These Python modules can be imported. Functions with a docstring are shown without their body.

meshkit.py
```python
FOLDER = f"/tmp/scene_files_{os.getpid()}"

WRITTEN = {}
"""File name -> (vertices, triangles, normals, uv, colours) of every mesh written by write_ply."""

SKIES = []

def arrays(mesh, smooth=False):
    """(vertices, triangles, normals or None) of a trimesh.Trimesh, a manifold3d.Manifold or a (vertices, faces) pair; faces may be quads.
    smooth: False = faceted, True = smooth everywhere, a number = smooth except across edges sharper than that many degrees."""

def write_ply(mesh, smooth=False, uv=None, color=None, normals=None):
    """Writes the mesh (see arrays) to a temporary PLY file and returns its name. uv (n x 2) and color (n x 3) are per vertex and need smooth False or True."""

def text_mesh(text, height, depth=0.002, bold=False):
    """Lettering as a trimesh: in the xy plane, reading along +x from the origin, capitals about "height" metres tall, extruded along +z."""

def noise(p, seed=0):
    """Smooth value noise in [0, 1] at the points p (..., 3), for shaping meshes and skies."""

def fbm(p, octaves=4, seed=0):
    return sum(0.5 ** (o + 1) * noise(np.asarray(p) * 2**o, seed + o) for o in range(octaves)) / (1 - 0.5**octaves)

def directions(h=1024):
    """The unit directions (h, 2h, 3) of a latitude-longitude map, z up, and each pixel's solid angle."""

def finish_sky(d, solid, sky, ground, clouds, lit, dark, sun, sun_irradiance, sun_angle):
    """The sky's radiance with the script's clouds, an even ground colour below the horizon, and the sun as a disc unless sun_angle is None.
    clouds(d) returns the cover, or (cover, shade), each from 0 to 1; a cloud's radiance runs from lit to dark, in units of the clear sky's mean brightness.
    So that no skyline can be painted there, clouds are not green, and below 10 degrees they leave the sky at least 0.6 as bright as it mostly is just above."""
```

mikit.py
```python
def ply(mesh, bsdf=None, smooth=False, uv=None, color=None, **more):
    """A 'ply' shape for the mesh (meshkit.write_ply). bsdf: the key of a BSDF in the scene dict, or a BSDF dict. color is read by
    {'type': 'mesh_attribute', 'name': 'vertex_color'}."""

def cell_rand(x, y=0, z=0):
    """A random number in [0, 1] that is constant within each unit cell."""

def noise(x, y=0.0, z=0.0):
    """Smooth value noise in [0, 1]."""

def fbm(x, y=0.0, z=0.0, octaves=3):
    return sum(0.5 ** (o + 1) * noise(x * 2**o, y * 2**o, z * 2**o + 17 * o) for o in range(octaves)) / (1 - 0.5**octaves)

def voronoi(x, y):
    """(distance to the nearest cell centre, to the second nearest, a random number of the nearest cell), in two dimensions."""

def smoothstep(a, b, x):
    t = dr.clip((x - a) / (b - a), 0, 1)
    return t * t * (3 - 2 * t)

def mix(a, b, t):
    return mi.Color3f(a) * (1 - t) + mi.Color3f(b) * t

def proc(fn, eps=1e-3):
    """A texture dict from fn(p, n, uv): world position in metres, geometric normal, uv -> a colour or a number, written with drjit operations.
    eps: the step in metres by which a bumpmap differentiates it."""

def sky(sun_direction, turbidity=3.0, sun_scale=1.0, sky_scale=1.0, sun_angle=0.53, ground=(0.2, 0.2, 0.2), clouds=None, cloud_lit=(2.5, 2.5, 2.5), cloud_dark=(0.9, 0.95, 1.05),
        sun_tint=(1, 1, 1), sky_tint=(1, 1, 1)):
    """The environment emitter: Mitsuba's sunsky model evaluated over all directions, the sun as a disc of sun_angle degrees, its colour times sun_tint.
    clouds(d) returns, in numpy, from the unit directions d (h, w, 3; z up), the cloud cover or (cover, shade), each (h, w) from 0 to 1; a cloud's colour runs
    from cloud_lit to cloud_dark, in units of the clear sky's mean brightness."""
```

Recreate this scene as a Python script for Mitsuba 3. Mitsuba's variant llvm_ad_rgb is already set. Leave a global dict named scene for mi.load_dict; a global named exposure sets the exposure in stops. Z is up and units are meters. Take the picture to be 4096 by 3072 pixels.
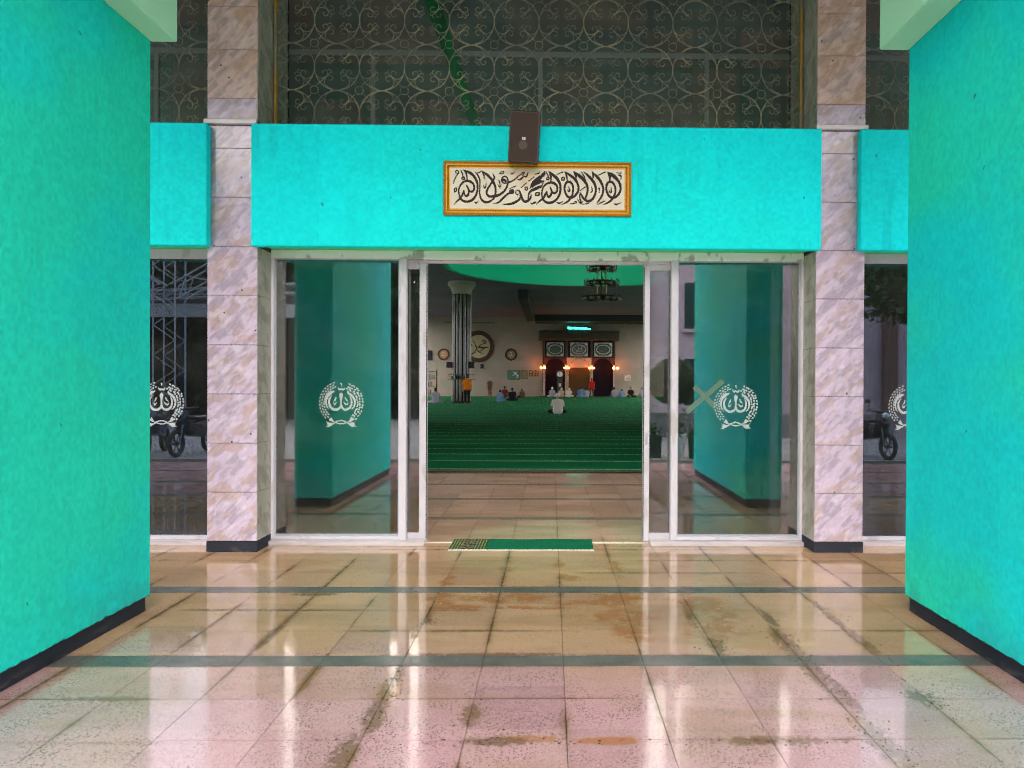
import math, random
import numpy as np, trimesh, shapely
from shapely.geometry import Polygon, Point, MultiPoint, box as sbox
from shapely.ops import unary_union
import manifold3d as m3
import drjit as dr
import mitsuba as mi, mikit
from mikit import noise, fbm, voronoi, cell_rand, smoothstep, mix, proc

T = mi.ScalarTransform4f
scene, labels = {}, {}
rng = random.Random(7)

# ------------------------------------------------------------------ camera
F, PPX, PPY, YAW, PITCH, ROLL, EYE = 3100.0, 2250.0, 1555.7, .01526, -.00732, .004535, 1.39
_fw = np.array([math.sin(YAW) * math.cos(PITCH), math.cos(YAW) * math.cos(PITCH), math.sin(PITCH)])
_r = np.array([math.cos(YAW), -math.sin(YAW), 0.0])
_u = np.cross(_r, _fw)
_up = -_r * math.sin(ROLL) + _u * math.cos(ROLL)
scene['camera'] = {'type': 'perspective', 'fov': math.degrees(2 * math.atan(2048 / F)), 'fov_axis': 'x', 'near_clip': .05, 'far_clip': 900.0,
                   'principal_point_offset_x': -(PPX - 2048) / 4096, 'principal_point_offset_y': -(PPY - 1536) / 3072,
                   'to_world': T().look_at(origin=[0, 0, EYE], target=list(np.array([0, 0, EYE]) + _fw), up=list(_up))}
# ------------------------------------------------------------------ sky, exposure
scene['sky_light'] = mikit.sky([.02, -.945, .35], turbidity=4, sun_scale=.20, sun_angle=54, sun_tint=(.82, .96, 1.42), clouds=lambda d: np.full(d.shape[:2], .9),
                               cloud_lit=(2.35, 2.3, 2.45), cloud_dark=(1.6, 1.6, 1.75))
exposure = 4.42

# ------------------------------------------------------------------ helpers
def fresh(key, table=scene):
    if key not in table and key not in labels:
        return key
    n = 1
    while f'{key}_{n:03d}' in table or f'{key}_{n:03d}' in labels:
        n += 1
    return f'{key}_{n:03d}'


def tag(key, label, category=None, group=None, kind=None):
    labels[key] = {'label': label}
    if category: labels[key]['category'] = category
    if group: labels[key]['group'] = group
    if kind: labels[key]['kind'] = kind
    return key


def thing(name, label, category, group=None, kind=None):
    return tag(fresh(name), label, category, group, kind)


def put(key, mesh, mat, smooth=False, to=None, **more):
    """one entry of the scene; a taken key gets a number"""
    key = fresh(key)
    d = dict(mesh) if isinstance(mesh, dict) else mikit.ply(mesh, mat, smooth=smooth)
    if isinstance(mesh, dict) and mat: d['bsdf'] = {'type': 'ref', 'id': mat}
    if to is not None: d['to_world'] = to
    d.update(more)
    scene[key] = d
    return key


def stuff(key):
    labels[key] = {'kind': 'stuff'}
    return key


def box(x0, x1, y0, y1, z0, z1):
    m = trimesh.creation.box(extents=[x1 - x0, y1 - y0, z1 - z0])
    m.apply_translation([(x0 + x1) / 2, (y0 + y1) / 2, (z0 + z1) / 2])
    return m


def cbox(x0, x1, y0, y1, z0, z1, c=.004):
    """box with chamfered edges"""
    p = []
    for a in (0, 1, 2):
        s = [c, c, c]; s[a] = 0
        for x in (x0 + s[0], x1 - s[0]):
            for y in (y0 + s[1], y1 - s[1]):
                for z in (z0 + s[2], z1 - s[2]):
                    p.append((x, y, z))
    return trimesh.convex.convex_hull(np.array(p))


def cat(ms): return trimesh.util.concatenate(ms)


def lathe(pts, n=24, at=(0, 0, 0)):
    m = trimesh.creation.revolve(np.array(pts, float), sections=n)
    m.apply_translation(at)
    return m


def tube(pts, r, sides=4, closed=False):
    """a sweep along pts (n,3); r a number or one per point"""
    p = np.array(pts, float); n = len(p)
    r = np.broadcast_to(np.asarray(r, float), (n,))
    if closed: t = np.roll(p, -1, 0) - np.roll(p, 1, 0)
    else: t = np.gradient(p, axis=0)
    t /= np.linalg.norm(t, axis=1, keepdims=True) + 1e-12
    ref = np.where(np.abs(t[:, 1:2]) < .9, [[0, 1., 0]], [[1., 0, 0]])
    a = np.cross(t, ref); a /= np.linalg.norm(a, axis=1, keepdims=True) + 1e-12
    b = np.cross(t, a)
    ang = (np.arange(sides) + .5) * 2 * math.pi / sides
    v = (p[:, None] + r[:, None, None] * (np.cos(ang)[None, :, None] * a[:, None] + np.sin(ang)[None, :, None] * b[:, None])).reshape(-1, 3)
    f = []
    for i in range(n if closed else n - 1):
        j = (i + 1) % n
        for k in range(sides):
            l = (k + 1) % sides
            f += [[i * sides + k, i * sides + l, j * sides + l], [i * sides + k, j * sides + l, j * sides + k]]
    if not closed:
        for k in range(1, sides - 1):
            f += [[0, k + 1, k], [(n - 1) * sides, (n - 1) * sides + k, (n - 1) * sides + k + 1]]
    m = trimesh.Trimesh(v, np.array(f), process=False)
    m.fix_normals()
    return m


def spline(pts, per=6):
    """Catmull-Rom through rows of numbers"""
    p = np.array(pts, float)
    if len(p) < 3: 
        t = np.linspace(0, 1, per + 1)[:, None]
        return p[0] * (1 - t) + p[-1] * t
    q = np.vstack([2 * p[0] - p[1], p, 2 * p[-1] - p[-2]])
    out = []
    for i in range(1, len(q) - 2):
        for s in np.linspace(0, 1, per, endpoint=False):
            a, b, c, d = q[i - 1], q[i], q[i + 1], q[i + 2]
            out.append(.5 * (2 * b + (c - a) * s + (2 * a - 5 * b + 4 * c - d) * s * s + (3 * b - a - 3 * c + d) * s ** 3))
    out.append(p[-1])
    return np.array(out)


def stroke(pts, per=5):
    """a pen stroke: rows (x, y, width) -> shapely polygon"""
    s = spline(pts, per)
    w = np.maximum(s[:, 2], 2.0) / 2
    parts = []
    for i in range(len(s) - 1):
        parts.append(MultiPoint([]).union(Point(s[i, :2]).buffer(w[i], 6)).union(Point(s[i + 1, :2]).buffer(w[i + 1], 6)).convex_hull)
    return unary_union(parts)


def extrude(geom, depth):
    gs = [g for g in getattr(geom, 'geoms', [geom]) if g.geom_type == 'Polygon' and g.area > 1e-9]
    return cat([trimesh.creation.extrude_polygon(g, depth, engine='earcut') for g in gs])


def upright(m, y):
    """mesh drawn in (x, z) with its thickness along +z -> stands at plane y, thickness towards the viewer (-y)"""
    v = m.vertices.copy()
    m = trimesh.Trimesh(np.stack([v[:, 0], y - v[:, 2], v[:, 1]], 1), m.faces, process=False)
    m.fix_normals()
    return m


def rgb(*c): return {'type': 'rgb', 'value': list(c)}


def mat(key, base, rough=.5, spec=.5, metallic=0.0, bump=None, scale=1.0, **more):
    b = {'type': 'principled', 'base_color': base if isinstance(base, dict) else rgb(*base), 'roughness': rough, 'metallic': metallic, **more}
    if spec is not None: b['specular'] = spec
    if bump is not None:
        b = {'type': 'bumpmap', 'arbitrary': bump, 'scale': scale, 'bsdf': b}
    scene[key] = {'type': 'twosided', 'bsdf': b}
    return key


# ------------------------------------------------------------------ materials
def C(*c): return mi.Color3f(*c)


def turq_fn(base, old):
    def fn(p, n, uv):
        a = p.x + p.y
        m = fbm(a * 1.3, p.z * 1.1, 3.0, 4) - .5
        roll = fbm(a * 46, p.z * 40, 9.0, 2) - .5
        band = noise(dr.floor(a / .22) * 7.3, p.z * 1.6) - .5
        c = mix(C(*base), C(*old), smoothstep(.30, .72, fbm(a * .9 + 4, p.z * 1.4, 6.0, 4)))
        c = c * (1 + .14 * m + .20 * roll + .05 * band)
        d, _, w = voronoi(a * 3.1 + p.z * 1.5, p.z * 2.3)
        fleck = dr.select(w < .22, 1 - smoothstep(.014, .03, d + .03 * (noise(a * 55, p.z * 55) - .5)), 0)
        low = (1 - smoothstep(.0, .35, p.z)) * smoothstep(.45, .7, fbm(a * 5, p.z * 7))
        c = mix(c, C(.035, .12, .1), fleck * .8)
        c = mix(c, C(.05, .28, .22), low * .4)
        drip = smoothstep(.58, .75, fbm(a * 16, p.z * .9, 2.0)) * smoothstep(.45, .7, fbm(a * 2, p.z * 1.5, 7.0))
        c = mix(c, c * .78, drip * .5)
        return mix(c, C(.03, .05, .05), 1 - smoothstep(.092, .104, p.z + .022 * (fbm(a * 24, p.z * 24, 5.0) - .45)))
    return fn


stip = proc(lambda p, n, uv: fbm((p.x + p.y) * 70, p.z * 70, 5.0, 2), eps=.004)
mat('turquoise_paint', proc(turq_fn((.006, .62, .63), (.018, .66, .47))), .7, .12, bump=stip, scale=.0035)
mat('lit_turquoise_paint', proc(turq_fn((.002, .72, .77), (.004, .72, .71))), .7, .12, bump=stip, scale=.003)  # same paint as the piers, brightened to carry the frontal light on the beams
mat('pale_green_paint', proc(lambda p, n, uv: C(.44, .74, .50) * (.94 + .12 * fbm(p.x * 3, p.y * 3, p.z * 3))), .6, .3)
mat('roof_paint', proc(lambda p, n, uv: C(.30, .33, .27) * (.9 + .2 * fbm(p.x * 2, p.y * 2, p.z))), .7, .2)
mat('soffit_green', (.09, .70, .28), .6, .2)
mat('reflection_green', proc(lambda p, n, uv: C(.004, .12, .035) * (.3 + 1.1 * fbm(p.x * 5, p.z * 2))), .5, .3)  # colour of the mirrored green streak, unevenly faded
mat('green_paint', (.01, .35, .10), .5, .3)
mat('black_skirting', proc(lambda p, n, uv: mix(C(.022, .024, .034), C(.12, .10, .08), .5 * smoothstep(.55, .75, fbm((p.x + p.y) * 9, p.z * 24)) * (1 - smoothstep(.0, .06, p.z)))), .65, .15)


def marble_fn(p, n, uv):
    # printed ceramic: the same diagonal cloud on every tile, slightly shifted
    iz = dr.floor((p.z - .089) / .4005)
    a = dr.select(dr.abs(n.y) > .5, p.x, p.y * 1.3)
    lx, lz = a + .17 * cell_rand(iz, dr.floor(p.x)), p.z - iz * .4005
    u, v = (lx + lz) * .7071, (lz - lx) * .7071
    w = fbm(u * 10 + 1.4 * noise(lx * 18, lz * 18), v * 26, iz * .23, 4)
    k = fbm(u * 5 + 7, v * 11 + 1.5 * noise(lx * 9, lz * 9), iz * .19 + 4, 3)
    c = mix(C(.50, .41, .505), C(.27, .22, .29), .62 * smoothstep(.42, .66, w))
    c = mix(c, C(.40, .28, .25), .65 * smoothstep(.48, .64, k))
    c = mix(c, C(.62, .57, .63), .40 * smoothstep(.52, .72, fbm(u * 10, v * 26, iz * .3 + 9, 4)))
    c = c * (.82 + .36 * fbm(u * 26, v * 60, iz * .7))
    c = mix(c, c * C(1.22, 1.06, .76), smoothstep(3.66, 3.72, p.z) * .9)  # porch roof shade painted in as a tan tint on the upper tiles
    d, _, q = voronoi(lx * 11 + 31, p.z * 11)
    return mix(c, C(.05, .03, .03), dr.select(q < .05, 1 - smoothstep(.05, .11, d), 0))


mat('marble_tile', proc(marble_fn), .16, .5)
mat('shaded_marble_side', proc(lambda p, n, uv: mix(C(.36, .34, .28), C(.26, .24, .19), smoothstep(.4, .7, fbm(p.y * 14 + p.z * 6, p.z * 12)))), .25, .5)  # marble darkened for side faces, shade and green bounce in the colour
mat('grout', (.07, .055, .045), .9, .1)

JX, TX = .069, .4
ROWS = [2.615, 3.01, 3.405, 3.945, 4.34, 4.735, 5.277, 5.672, 6.067]
STAINS = [(-.70, 4.97, .10, .16), (-.55, 4.79, .22, .05), (-.20, 4.79, .22, .04), (.05, 4.78, .12, .04), (.47, 4.45, .11, .30), (.43, 4.60, .22, .14), (.44, 5.0, .2, .2), (-.3, 5.0, .3, .12), (.25, 4.9, .25, .08), (1.0, 4.75, .14, .3), (.90, 4.90, .16, .12), (.92, 4.36, .16, .14),
          (.26, 3.0, .18, .03), (-.05, 3.02, .12, .03), (.075, 5.9, .05, .12), (.49, 5.8, .06, .25), (.13, 5.53, .08, .10), (-.33, 5.78, .07, .08), (-.72, 5.2, .05, .5), (-.72, 3.5, .05, .25)]


GRIME = [(1.30, 4.6, .05, .2), (1.27, 4.1, .09, .3), (1.28, 3.72, .08, .3), (1.32, 3.45, .06, .25), (1.29, 3.0, .10, .25), (1.68, 4.6, .05, .3), (1.69, 4.15, .06, .25), (.89, 4.08, .09, .15), (.84, 4.62, .05, .25), (-.73, 3.6, .06, .25), (-.73, 3.25, .08, .2), (-.72, 4.5, .05, .12), (-.77, 2.9, .08, .2),
         (-.33, 3.25, .07, .12), (-.2, 3.0, .25, .04), (.9, 3.0, .5, .04), (-1.55, 5.1, .3, .05), (-1.9, 4.74, .5, .03), (.1, 5.27, .7, .03), (-.3, 3.96, .9, .03), (1.66, 3.4, .12, .1), (-1.53, 4.2, .05, .4), (-1.93, 3.41, .4, .03), (-1.13, 3.7, .04, .3)]
JOINTS = [2.615, 3.01, 3.405, 3.80, 3.945, 4.34, 4.735, 5.13, 5.277, 5.672, 6.067, 6.462, 6.6, 7.097, 7.492, 7.887, 8.032, 8.427]


def floor_fn(p, n, uv):
    ix = dr.floor((p.x - JX) / TX)
    fx = (p.x - JX) / TX - ix
    iy = dr.floor(p.y / .4432)
    r = cell_rand(ix, iy)
    near = 1 - smoothstep(3.3, 4.4, p.y + .5 * (r - .5))
    far = smoothstep(6.5, 7.2, p.y)
    c = mix(C(.50, .295, .165), C(.46, .24, .255), near)  # pink to tan drift of the reflections put into the tile colour
    c = mix(c, C(.54, .35, .235), far)
    c = c * (.88 + .22 * r) * (.86 + .28 * fbm(p.x * 2.1, p.y * 1.5, 2.0))
    c = mix(c, C(.56, .33, .30), (.15 + .35 * near) * cell_rand(ix, iy, 5))
    # granite chips
    d, _, w = voronoi(p.x * 112, p.y * 112)
    chip = 1 - smoothstep(.25, .5, d)
    clump = smoothstep(.35, .65, fbm(p.x * 9, p.y * 9, 3.0))
    c = mix(c, C(.12, .075, .06), chip * dr.select(w < .30, .95, 0) * (.4 + .6 * near) * (.35 + .65 * clump))
    c = mix(c, C(.72, .58, .50), chip * dr.select(w > .82, .28, 0) * (.2 + .6 * near))
    # rust
    rust = mi.Float(0)
    for x, y, sx, sy in STAINS:
        rust = dr.maximum(rust, dr.exp(-dr.square((p.x - x) / sx) - dr.square((p.y - y) / sy)))
    k = fbm(p.x * 13, p.y * 11, 6.0, 4)
    c = mix(c, C(.36, .135, .04), smoothstep(.02, .66, rust * (.0 + 1.7 * k * smoothstep(.25, .6, noise(p.x * 70, p.y * 70) * .5 + k * .6))) * .78)
    grime = mi.Float(0)
    for x, y, sx, sy in GRIME:
        grime = dr.maximum(grime, dr.exp(-dr.square((p.x - x - .012 * (k - .5)) / (sx * .55 + .004)) - dr.square((p.y - y) / sy)))
    c = mix(c, C(.135, .070, .028), .72 * smoothstep(.16, .62, grime * (.0 + 1.7 * fbm(p.x * 60, p.y * 46, 3.0, 4) * (.5 + k))))
    # dirt that gathers along the joints
    jx = dr.minimum(fx, 1 - fx) * TX
    jy = mi.Float(9)
    for y in JOINTS: jy = dr.minimum(jy, dr.abs(p.y - y))
    rag = .010 * (noise(p.x * 40, p.y * 40) - .3)
    calm = 1 - .8 * far
    wx = calm * smoothstep(.36, .66, fbm(dr.floor((p.x - JX) / TX + .5) * 3.7, p.y * 1.9, 8.0))
    wy = calm * smoothstep(.42, .74, fbm(p.x * 1.6, dr.round(p.y * 2.5) * 3.1, 1.0))
    dirt = dr.maximum(dr.exp(-dr.maximum(jx - rag, 0) * 60) * wx, dr.exp(-dr.maximum(jy - rag, 0) * 70) * wy)
    c = mix(c, C(.17, .085, .03), dr.clip(dirt * (.35 + 1.1 * k), 0, .9))
    c = mix(c, C(.10, .06, .035), .8 * dr.maximum((1 - smoothstep(.0, .005, jx - rag * .3)) * wx, (1 - smoothstep(.0, .005, jy - rag * .3)) * wy))
    wide = smoothstep(.50, .70, fbm(p.x * 1.5, p.y * 4.0, 5.0, 4)) * .34
    scuff = smoothstep(.58, .7, fbm(p.x * 6 + p.y * 3, p.y * 17, 2.0, 4)) * .12
    return mix(mix(c, C(.30, .17, .07), wide), C(.5, .38, .30), scuff)


def floor_rough(p, n, uv):
    near = 1 - smoothstep(3.0, 4.6, p.y)
    return .03 + .05 * fbm(p.x * 5, p.y * 5) + .04 * near


wet = proc(lambda p, n, uv: fbm(p.x * 7, p.y * 7, 4.0, 2) + .05 * noise(p.x * 160, p.y * 160), eps=.005)
mat('floor_tile', proc(floor_fn), proc(floor_rough), None, eta=2.05, bump=wet, scale=.00035)


def strip_fn(p, n, uv):
    c = mix(C(.17, .155, .135), C(.075, .07, .065), fbm(p.x * 7, p.y * 9, 3.0))
    d, _, w = voronoi(p.x * 110, p.y * 110)
    return mix(c, C(.2, .2, .17), (1 - smoothstep(.2, .45, d)) * dr.select(w > .7, .6, 0))


mat('dark_granite', proc(strip_fn), .20, None, eta=1.42)
mat('inner_granite', proc(lambda p, n, uv: C(.24, .18, .13) * (.8 + .4 * fbm(p.x * 7, p.y * 9))), .1, None, eta=1.7)
mat('sill_stone', proc(lambda p, n, uv: C(.52, .46, .47) * (.75 + .4 * fbm(p.x * 6, p.y * 20, p.z * 20))), .15, .5)
mat('white_metal', proc(lambda p, n, uv: mix(C(.53, .49, .54), C(.33, .29, .26), .55 * smoothstep(.62, .8, fbm((p.x + p.y) * 9, p.z * 4, 2.0)))), .5, .4)
mat('lit_header_white', proc(lambda p, n, uv: mix(C(.80, .82, .74), C(.25, .22, .18), .7 * smoothstep(.66, .78, fbm(p.x * 14, p.z * 9, 2.0)))), .5, .4)  # frame white lightened to offset the shade under the beam lip
mat('track_metal', (.75, .68, .55), .25, .5, .6)
mat('grey_metal', (.35, .37, .42), .4, .5)
mat('rubber', (.02, .02, .025), .6, .3)
mat('vinyl', (.40, .42, .42), .6, .2)
mat('tape', proc(lambda p, n, uv: C(.085, .155, .11) * (.8 + .4 * fbm(p.x * 30, p.z * 30))), .5, .3)
def smear(p, n, uv):
    return .006 + .018 * smoothstep(.45, .75, fbm(p.x * 2.3 + p.z, p.z * 3.1, 4.0, 4)) + .03 * (1 - smoothstep(.05, .4, p.z)) * fbm(p.x * 7, p.z * 5)


def dusty(key, glass): scene[key] = {'type': 'blendbsdf', 'weight': proc(smear), 'first': glass, 'second': {'type': 'twosided', 'bsdf': {'type': 'diffuse', 'reflectance': rgb(.42, .45, .42)}}}
dusty('pane_glass', {'type': 'thindielectric', 'int_ior': 2.35, 'ext_ior': 1.0, 'specular_transmittance': rgb(.27, .29, .28)})
dusty('side_glass', {'type': 'thindielectric', 'int_ior': 2.1, 'ext_ior': 1.0, 'specular_transmittance': rgb(.10, .12, .15), 'specular_reflectance': rgb(.58, .68, .82)})
mat('dark_glass', (.016, .018, .016), .05, None, eta=1.7)


def back_fn(p, n, uv):
    return mix(C(.108, .098, .086), C(.072, .095, .088), smoothstep(.45, .55, noise(dr.floor(p.x / .43) * 1.7, dr.floor(p.z / .33) * 2.3))) * (.6 + .7 * fbm(p.x * 2.2, p.z * 5, 1.0))


mat('dark_panel', proc(back_fn), .10, None, eta=1.7)
mat('panel_bar', (.135, .155, .145), .4, .4)
mat('iron', proc(lambda p, n, uv: mix(C(.165, .16, .135), C(.27, .24, .16), smoothstep(.4, .7, fbm(p.x * 6, p.z * 6)))), .5, .4, .2)
mat('ochre_metal', proc(lambda p, n, uv: mix(C(.36, .20, .03), C(.22, .20, .12), smoothstep(.4, .65, fbm(p.x * 20, p.z * 2.3)))), .5, .4)
mat('brown_plastic', proc(lambda p, n, uv: C(.040, .022, .018) * (.8 + .4 * fbm(p.x * 30, p.z * 30))), .45, .4)
mat('brown_grille', (.055, .034, .028), .7, .2)
mat('cone_grey', (.085, .062, .052), .6, .3)
mat('gold_wood', proc(lambda p, n, uv: C(.36, .125, .003) * (.6 + .8 * fbm(p.x * 6, p.z * 60, p.y * 60))), .5, .1, .0)
mat('gold_light', proc(lambda p, n, uv: C(.66, .34, .03) * (.8 + .4 * fbm(p.x * 6, p.z * 50, p.y * 60))), .4, .2, .0)
mat('cream_board', proc(lambda p, n, uv: mix(C(.66, .58, .46), C(.50, .30, .14), .6 * smoothstep(.25, 0.0, dr.abs(p.x + .22) + 1.5 * dr.abs(p.z - 3.07)))), .5, .3)  # soft brown shade of the loudspeaker painted on the board below it
mat('ink', (.024, .012, .016), .6, .2)


def mat_weave(p, n, uv):
    return C(.005, .105, .048) * (.75 + .5 * noise(p.x * 260, p.y * 260)) * (.9 + .2 * fbm(p.x * 9, p.y * 9))


mat('mat_green', proc(mat_weave), .95, .05, sheen=.4)


def band_fn(p, n, uv):
    s = (p.x + .846) / .31
    stripe = smoothstep(.35, .5, dr.abs(dr.sin(s * 40)))
    mid = smoothstep(.30, .34, s) * (1 - smoothstep(.66, .70, s))
    k = smoothstep(.4, .6, noise(p.x * 70, p.y * 60))
    a = mix(C(.30, .20, .09), C(.015, .07, .03), stripe)
    b = mix(C(.16, .15, .07), C(.03, .03, .03), k)
    return mix(a, b, mid) * (.75 + .5 * noise(p.x * 200, p.y * 200))


mat('mat_band', proc(band_fn), .95, .05)
mat('fringe', (.62, .58, .48), .9, .05)


def carpet_fn(p, n, uv):
    s = (p.y - 12.3) / 1.3
    f = s - dr.floor(s)
    line = 1 - smoothstep(.02, .048, dr.abs(f - .06))
    c = C(.006, .088, .030) * (.60 + .7 * fbm(p.x * .7, p.y * 1.2, 2.0, 4) + .25 * noise(p.x * 30, p.y * 30))
    return mix(c, C(.26, .36, .22), line * .9 * (.6 + .4 * noise(p.x * 3, s)))


mat('carpet_pile', proc(carpet_fn), .95, .05)
mat('carpet_hem', (.16, .12, .07), .9, .05)


def hallwall_fn(p, n, uv):
    a = p.x
    iz, ix = dr.floor(p.z / .6), dr.floor((a + .3 * dr.floor(p.z / .6)) / .9)
    c = mix(C(.36, .275, .22), C(.29, .265, .195), cell_rand(ix, iz)) * (.8 + .35 * fbm(p.x * .35, p.z * .5))
    fz = p.z / .6 - iz
    return mix(c, C(.3, .26, .2), .5 * (1 - smoothstep(.02, .05, fz)))


mat('hall_wall', proc(hallwall_fn), .3, .4)
mat('hall_side', (.42, .38, .30), .6, .3)
mat('partition', (.20, .15, .10), .6, .3)
mat('hall_ceiling', proc(lambda p, n, uv: C(.19, .14, .19) * (.85 + .3 * fbm(p.x * .5, p.y * .5))), .8, .2)
mat('ceiling_dark', (.05, .055, .05), .7, .2)
mat('dome_paint', (.003, .62, .34), .5, .3)
mat('column_dark', (.012, .012, .01), .12, .6)
mat('column_flute', (.10, .10, .075), .12, .6)
mat('column_trim', (.55, .5, .38), .3, .6)
mat('capital_stone', (.42, .38, .28), .6, .3)
mat('dark_wood', proc(lambda p, n, uv: C(.055, .042, .022) * (.7 + .6 * fbm(p.x * 3, p.z * 9))), .45, .4)
mat('red_wood', (.075, .022, .014), .5, .4)
mat('deep_dark', (.012, .006, .010), .8, .1)
mat('niche_brown', (.09, .045, .012), .7, .2)
mat('pilaster_stone', (.45, .32, .22), .4, .4)
mat('silver', (.62, .62, .62), .3, .5, .7)
mat('panel_green', (.05, .09, .05), .3, .5)
mat('panel_grey', (.11, .12, .12), .3, .5)
mat('board_green', (.07, .17, .11), .5, .3)
mat('board_tan', (.22, .19, .10), .5, .3)
mat('white_paint', (.7, .7, .68), .5, .3)
mat('black_plastic', (.008, .008, .008), .5, .3)
mat('brass', (.30, .22, .06), .35, .5, .6)
mat('chandelier_metal', (.022, .018, .009), .35, .5, .4)
mat('lamp_glass', (.13, .14, .11), .2, .5)
mat('rim_brown', (.07, .030, .018), .5, .3)
mat('disc_cream', proc(lambda p, n, uv: C(.45, .39, .22) * (.85 + .3 * fbm(p.x * 4, p.z * 4))), .5, .3)
mat('disc_copper', (.38, .20, .09), .4, .4, .3)
mat('disc_bronze', (.24, .19, .09), .4, .4, .3)
mat('cloth_white', (.62, .58, .50), .9, .05)
mat('cloth_orange', (.55, .15, .01), .9, .05)
mat('cloth_brown', (.10, .055, .03), .9, .05)
mat('cloth_maroon', (.14, .03, .03), .9, .05)
mat('cloth_black', (.012, .012, .014), .9, .05)
mat('cloth_blue', (.12, .20, .30), .9, .05)
mat('cloth_grey', (.26, .26, .28), .9, .05)
mat('cloth_red', (.50, .012, .010), .9, .05)
mat('skin', (.30, .16, .09), .6, .3)
mat('hair', (.012, .010, .009), .5, .3)
mat('bulb_red', (.6, .12, .05), .4, .4)
# outdoors, behind the camera (seen in the glass)
mat('court_paving', proc(lambda p, n, uv: C(.20, .19, .19) * (.8 + .4 * fbm(p.x, p.y, 1.0))), .8, .2)
mat('pink_render', proc(lambda p, n, uv: C(.44, .34, .40) * (.9 + .2 * fbm(p.x, p.z))), .8, .2)
mat('brown_render', (.16, .09, .08), .8, .2)
mat('window_dark', (.02, .02, .025), .15, .5)
mat('leaf_dark', (.022, .050, .018), .6, .3)
mat('leaf_mid', (.035, .085, .02), .6, .3)
mat('bark', (.07, .05, .035), .9, .1)
mat('truss_metal', (.26, .27, .30), .5, .4)
mat('sheet_metal', (.26, .26, .28), .5, .4)
mat('bike_black', (.015, .015, .02), .3, .5)
mat('bike_blue', (.03, .045, .10), .3, .5)
mat('chrome', (.10, .10, .11), .2, .5, .9)
mat('pot_white', (.55, .55, .56), .5, .3)
mat('pot_green', (.01, .09, .05), .5, .3)
mat('low_wall_grey', (.19, .18, .2), .8, .2)

# ================================================================== THE SETTING
put('ground', box(-260, 260, -300, -.72, -.55, -.16), 'court_paving'); tag('ground', 'grey paved courtyard in front of the porch', kind='structure')
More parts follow.
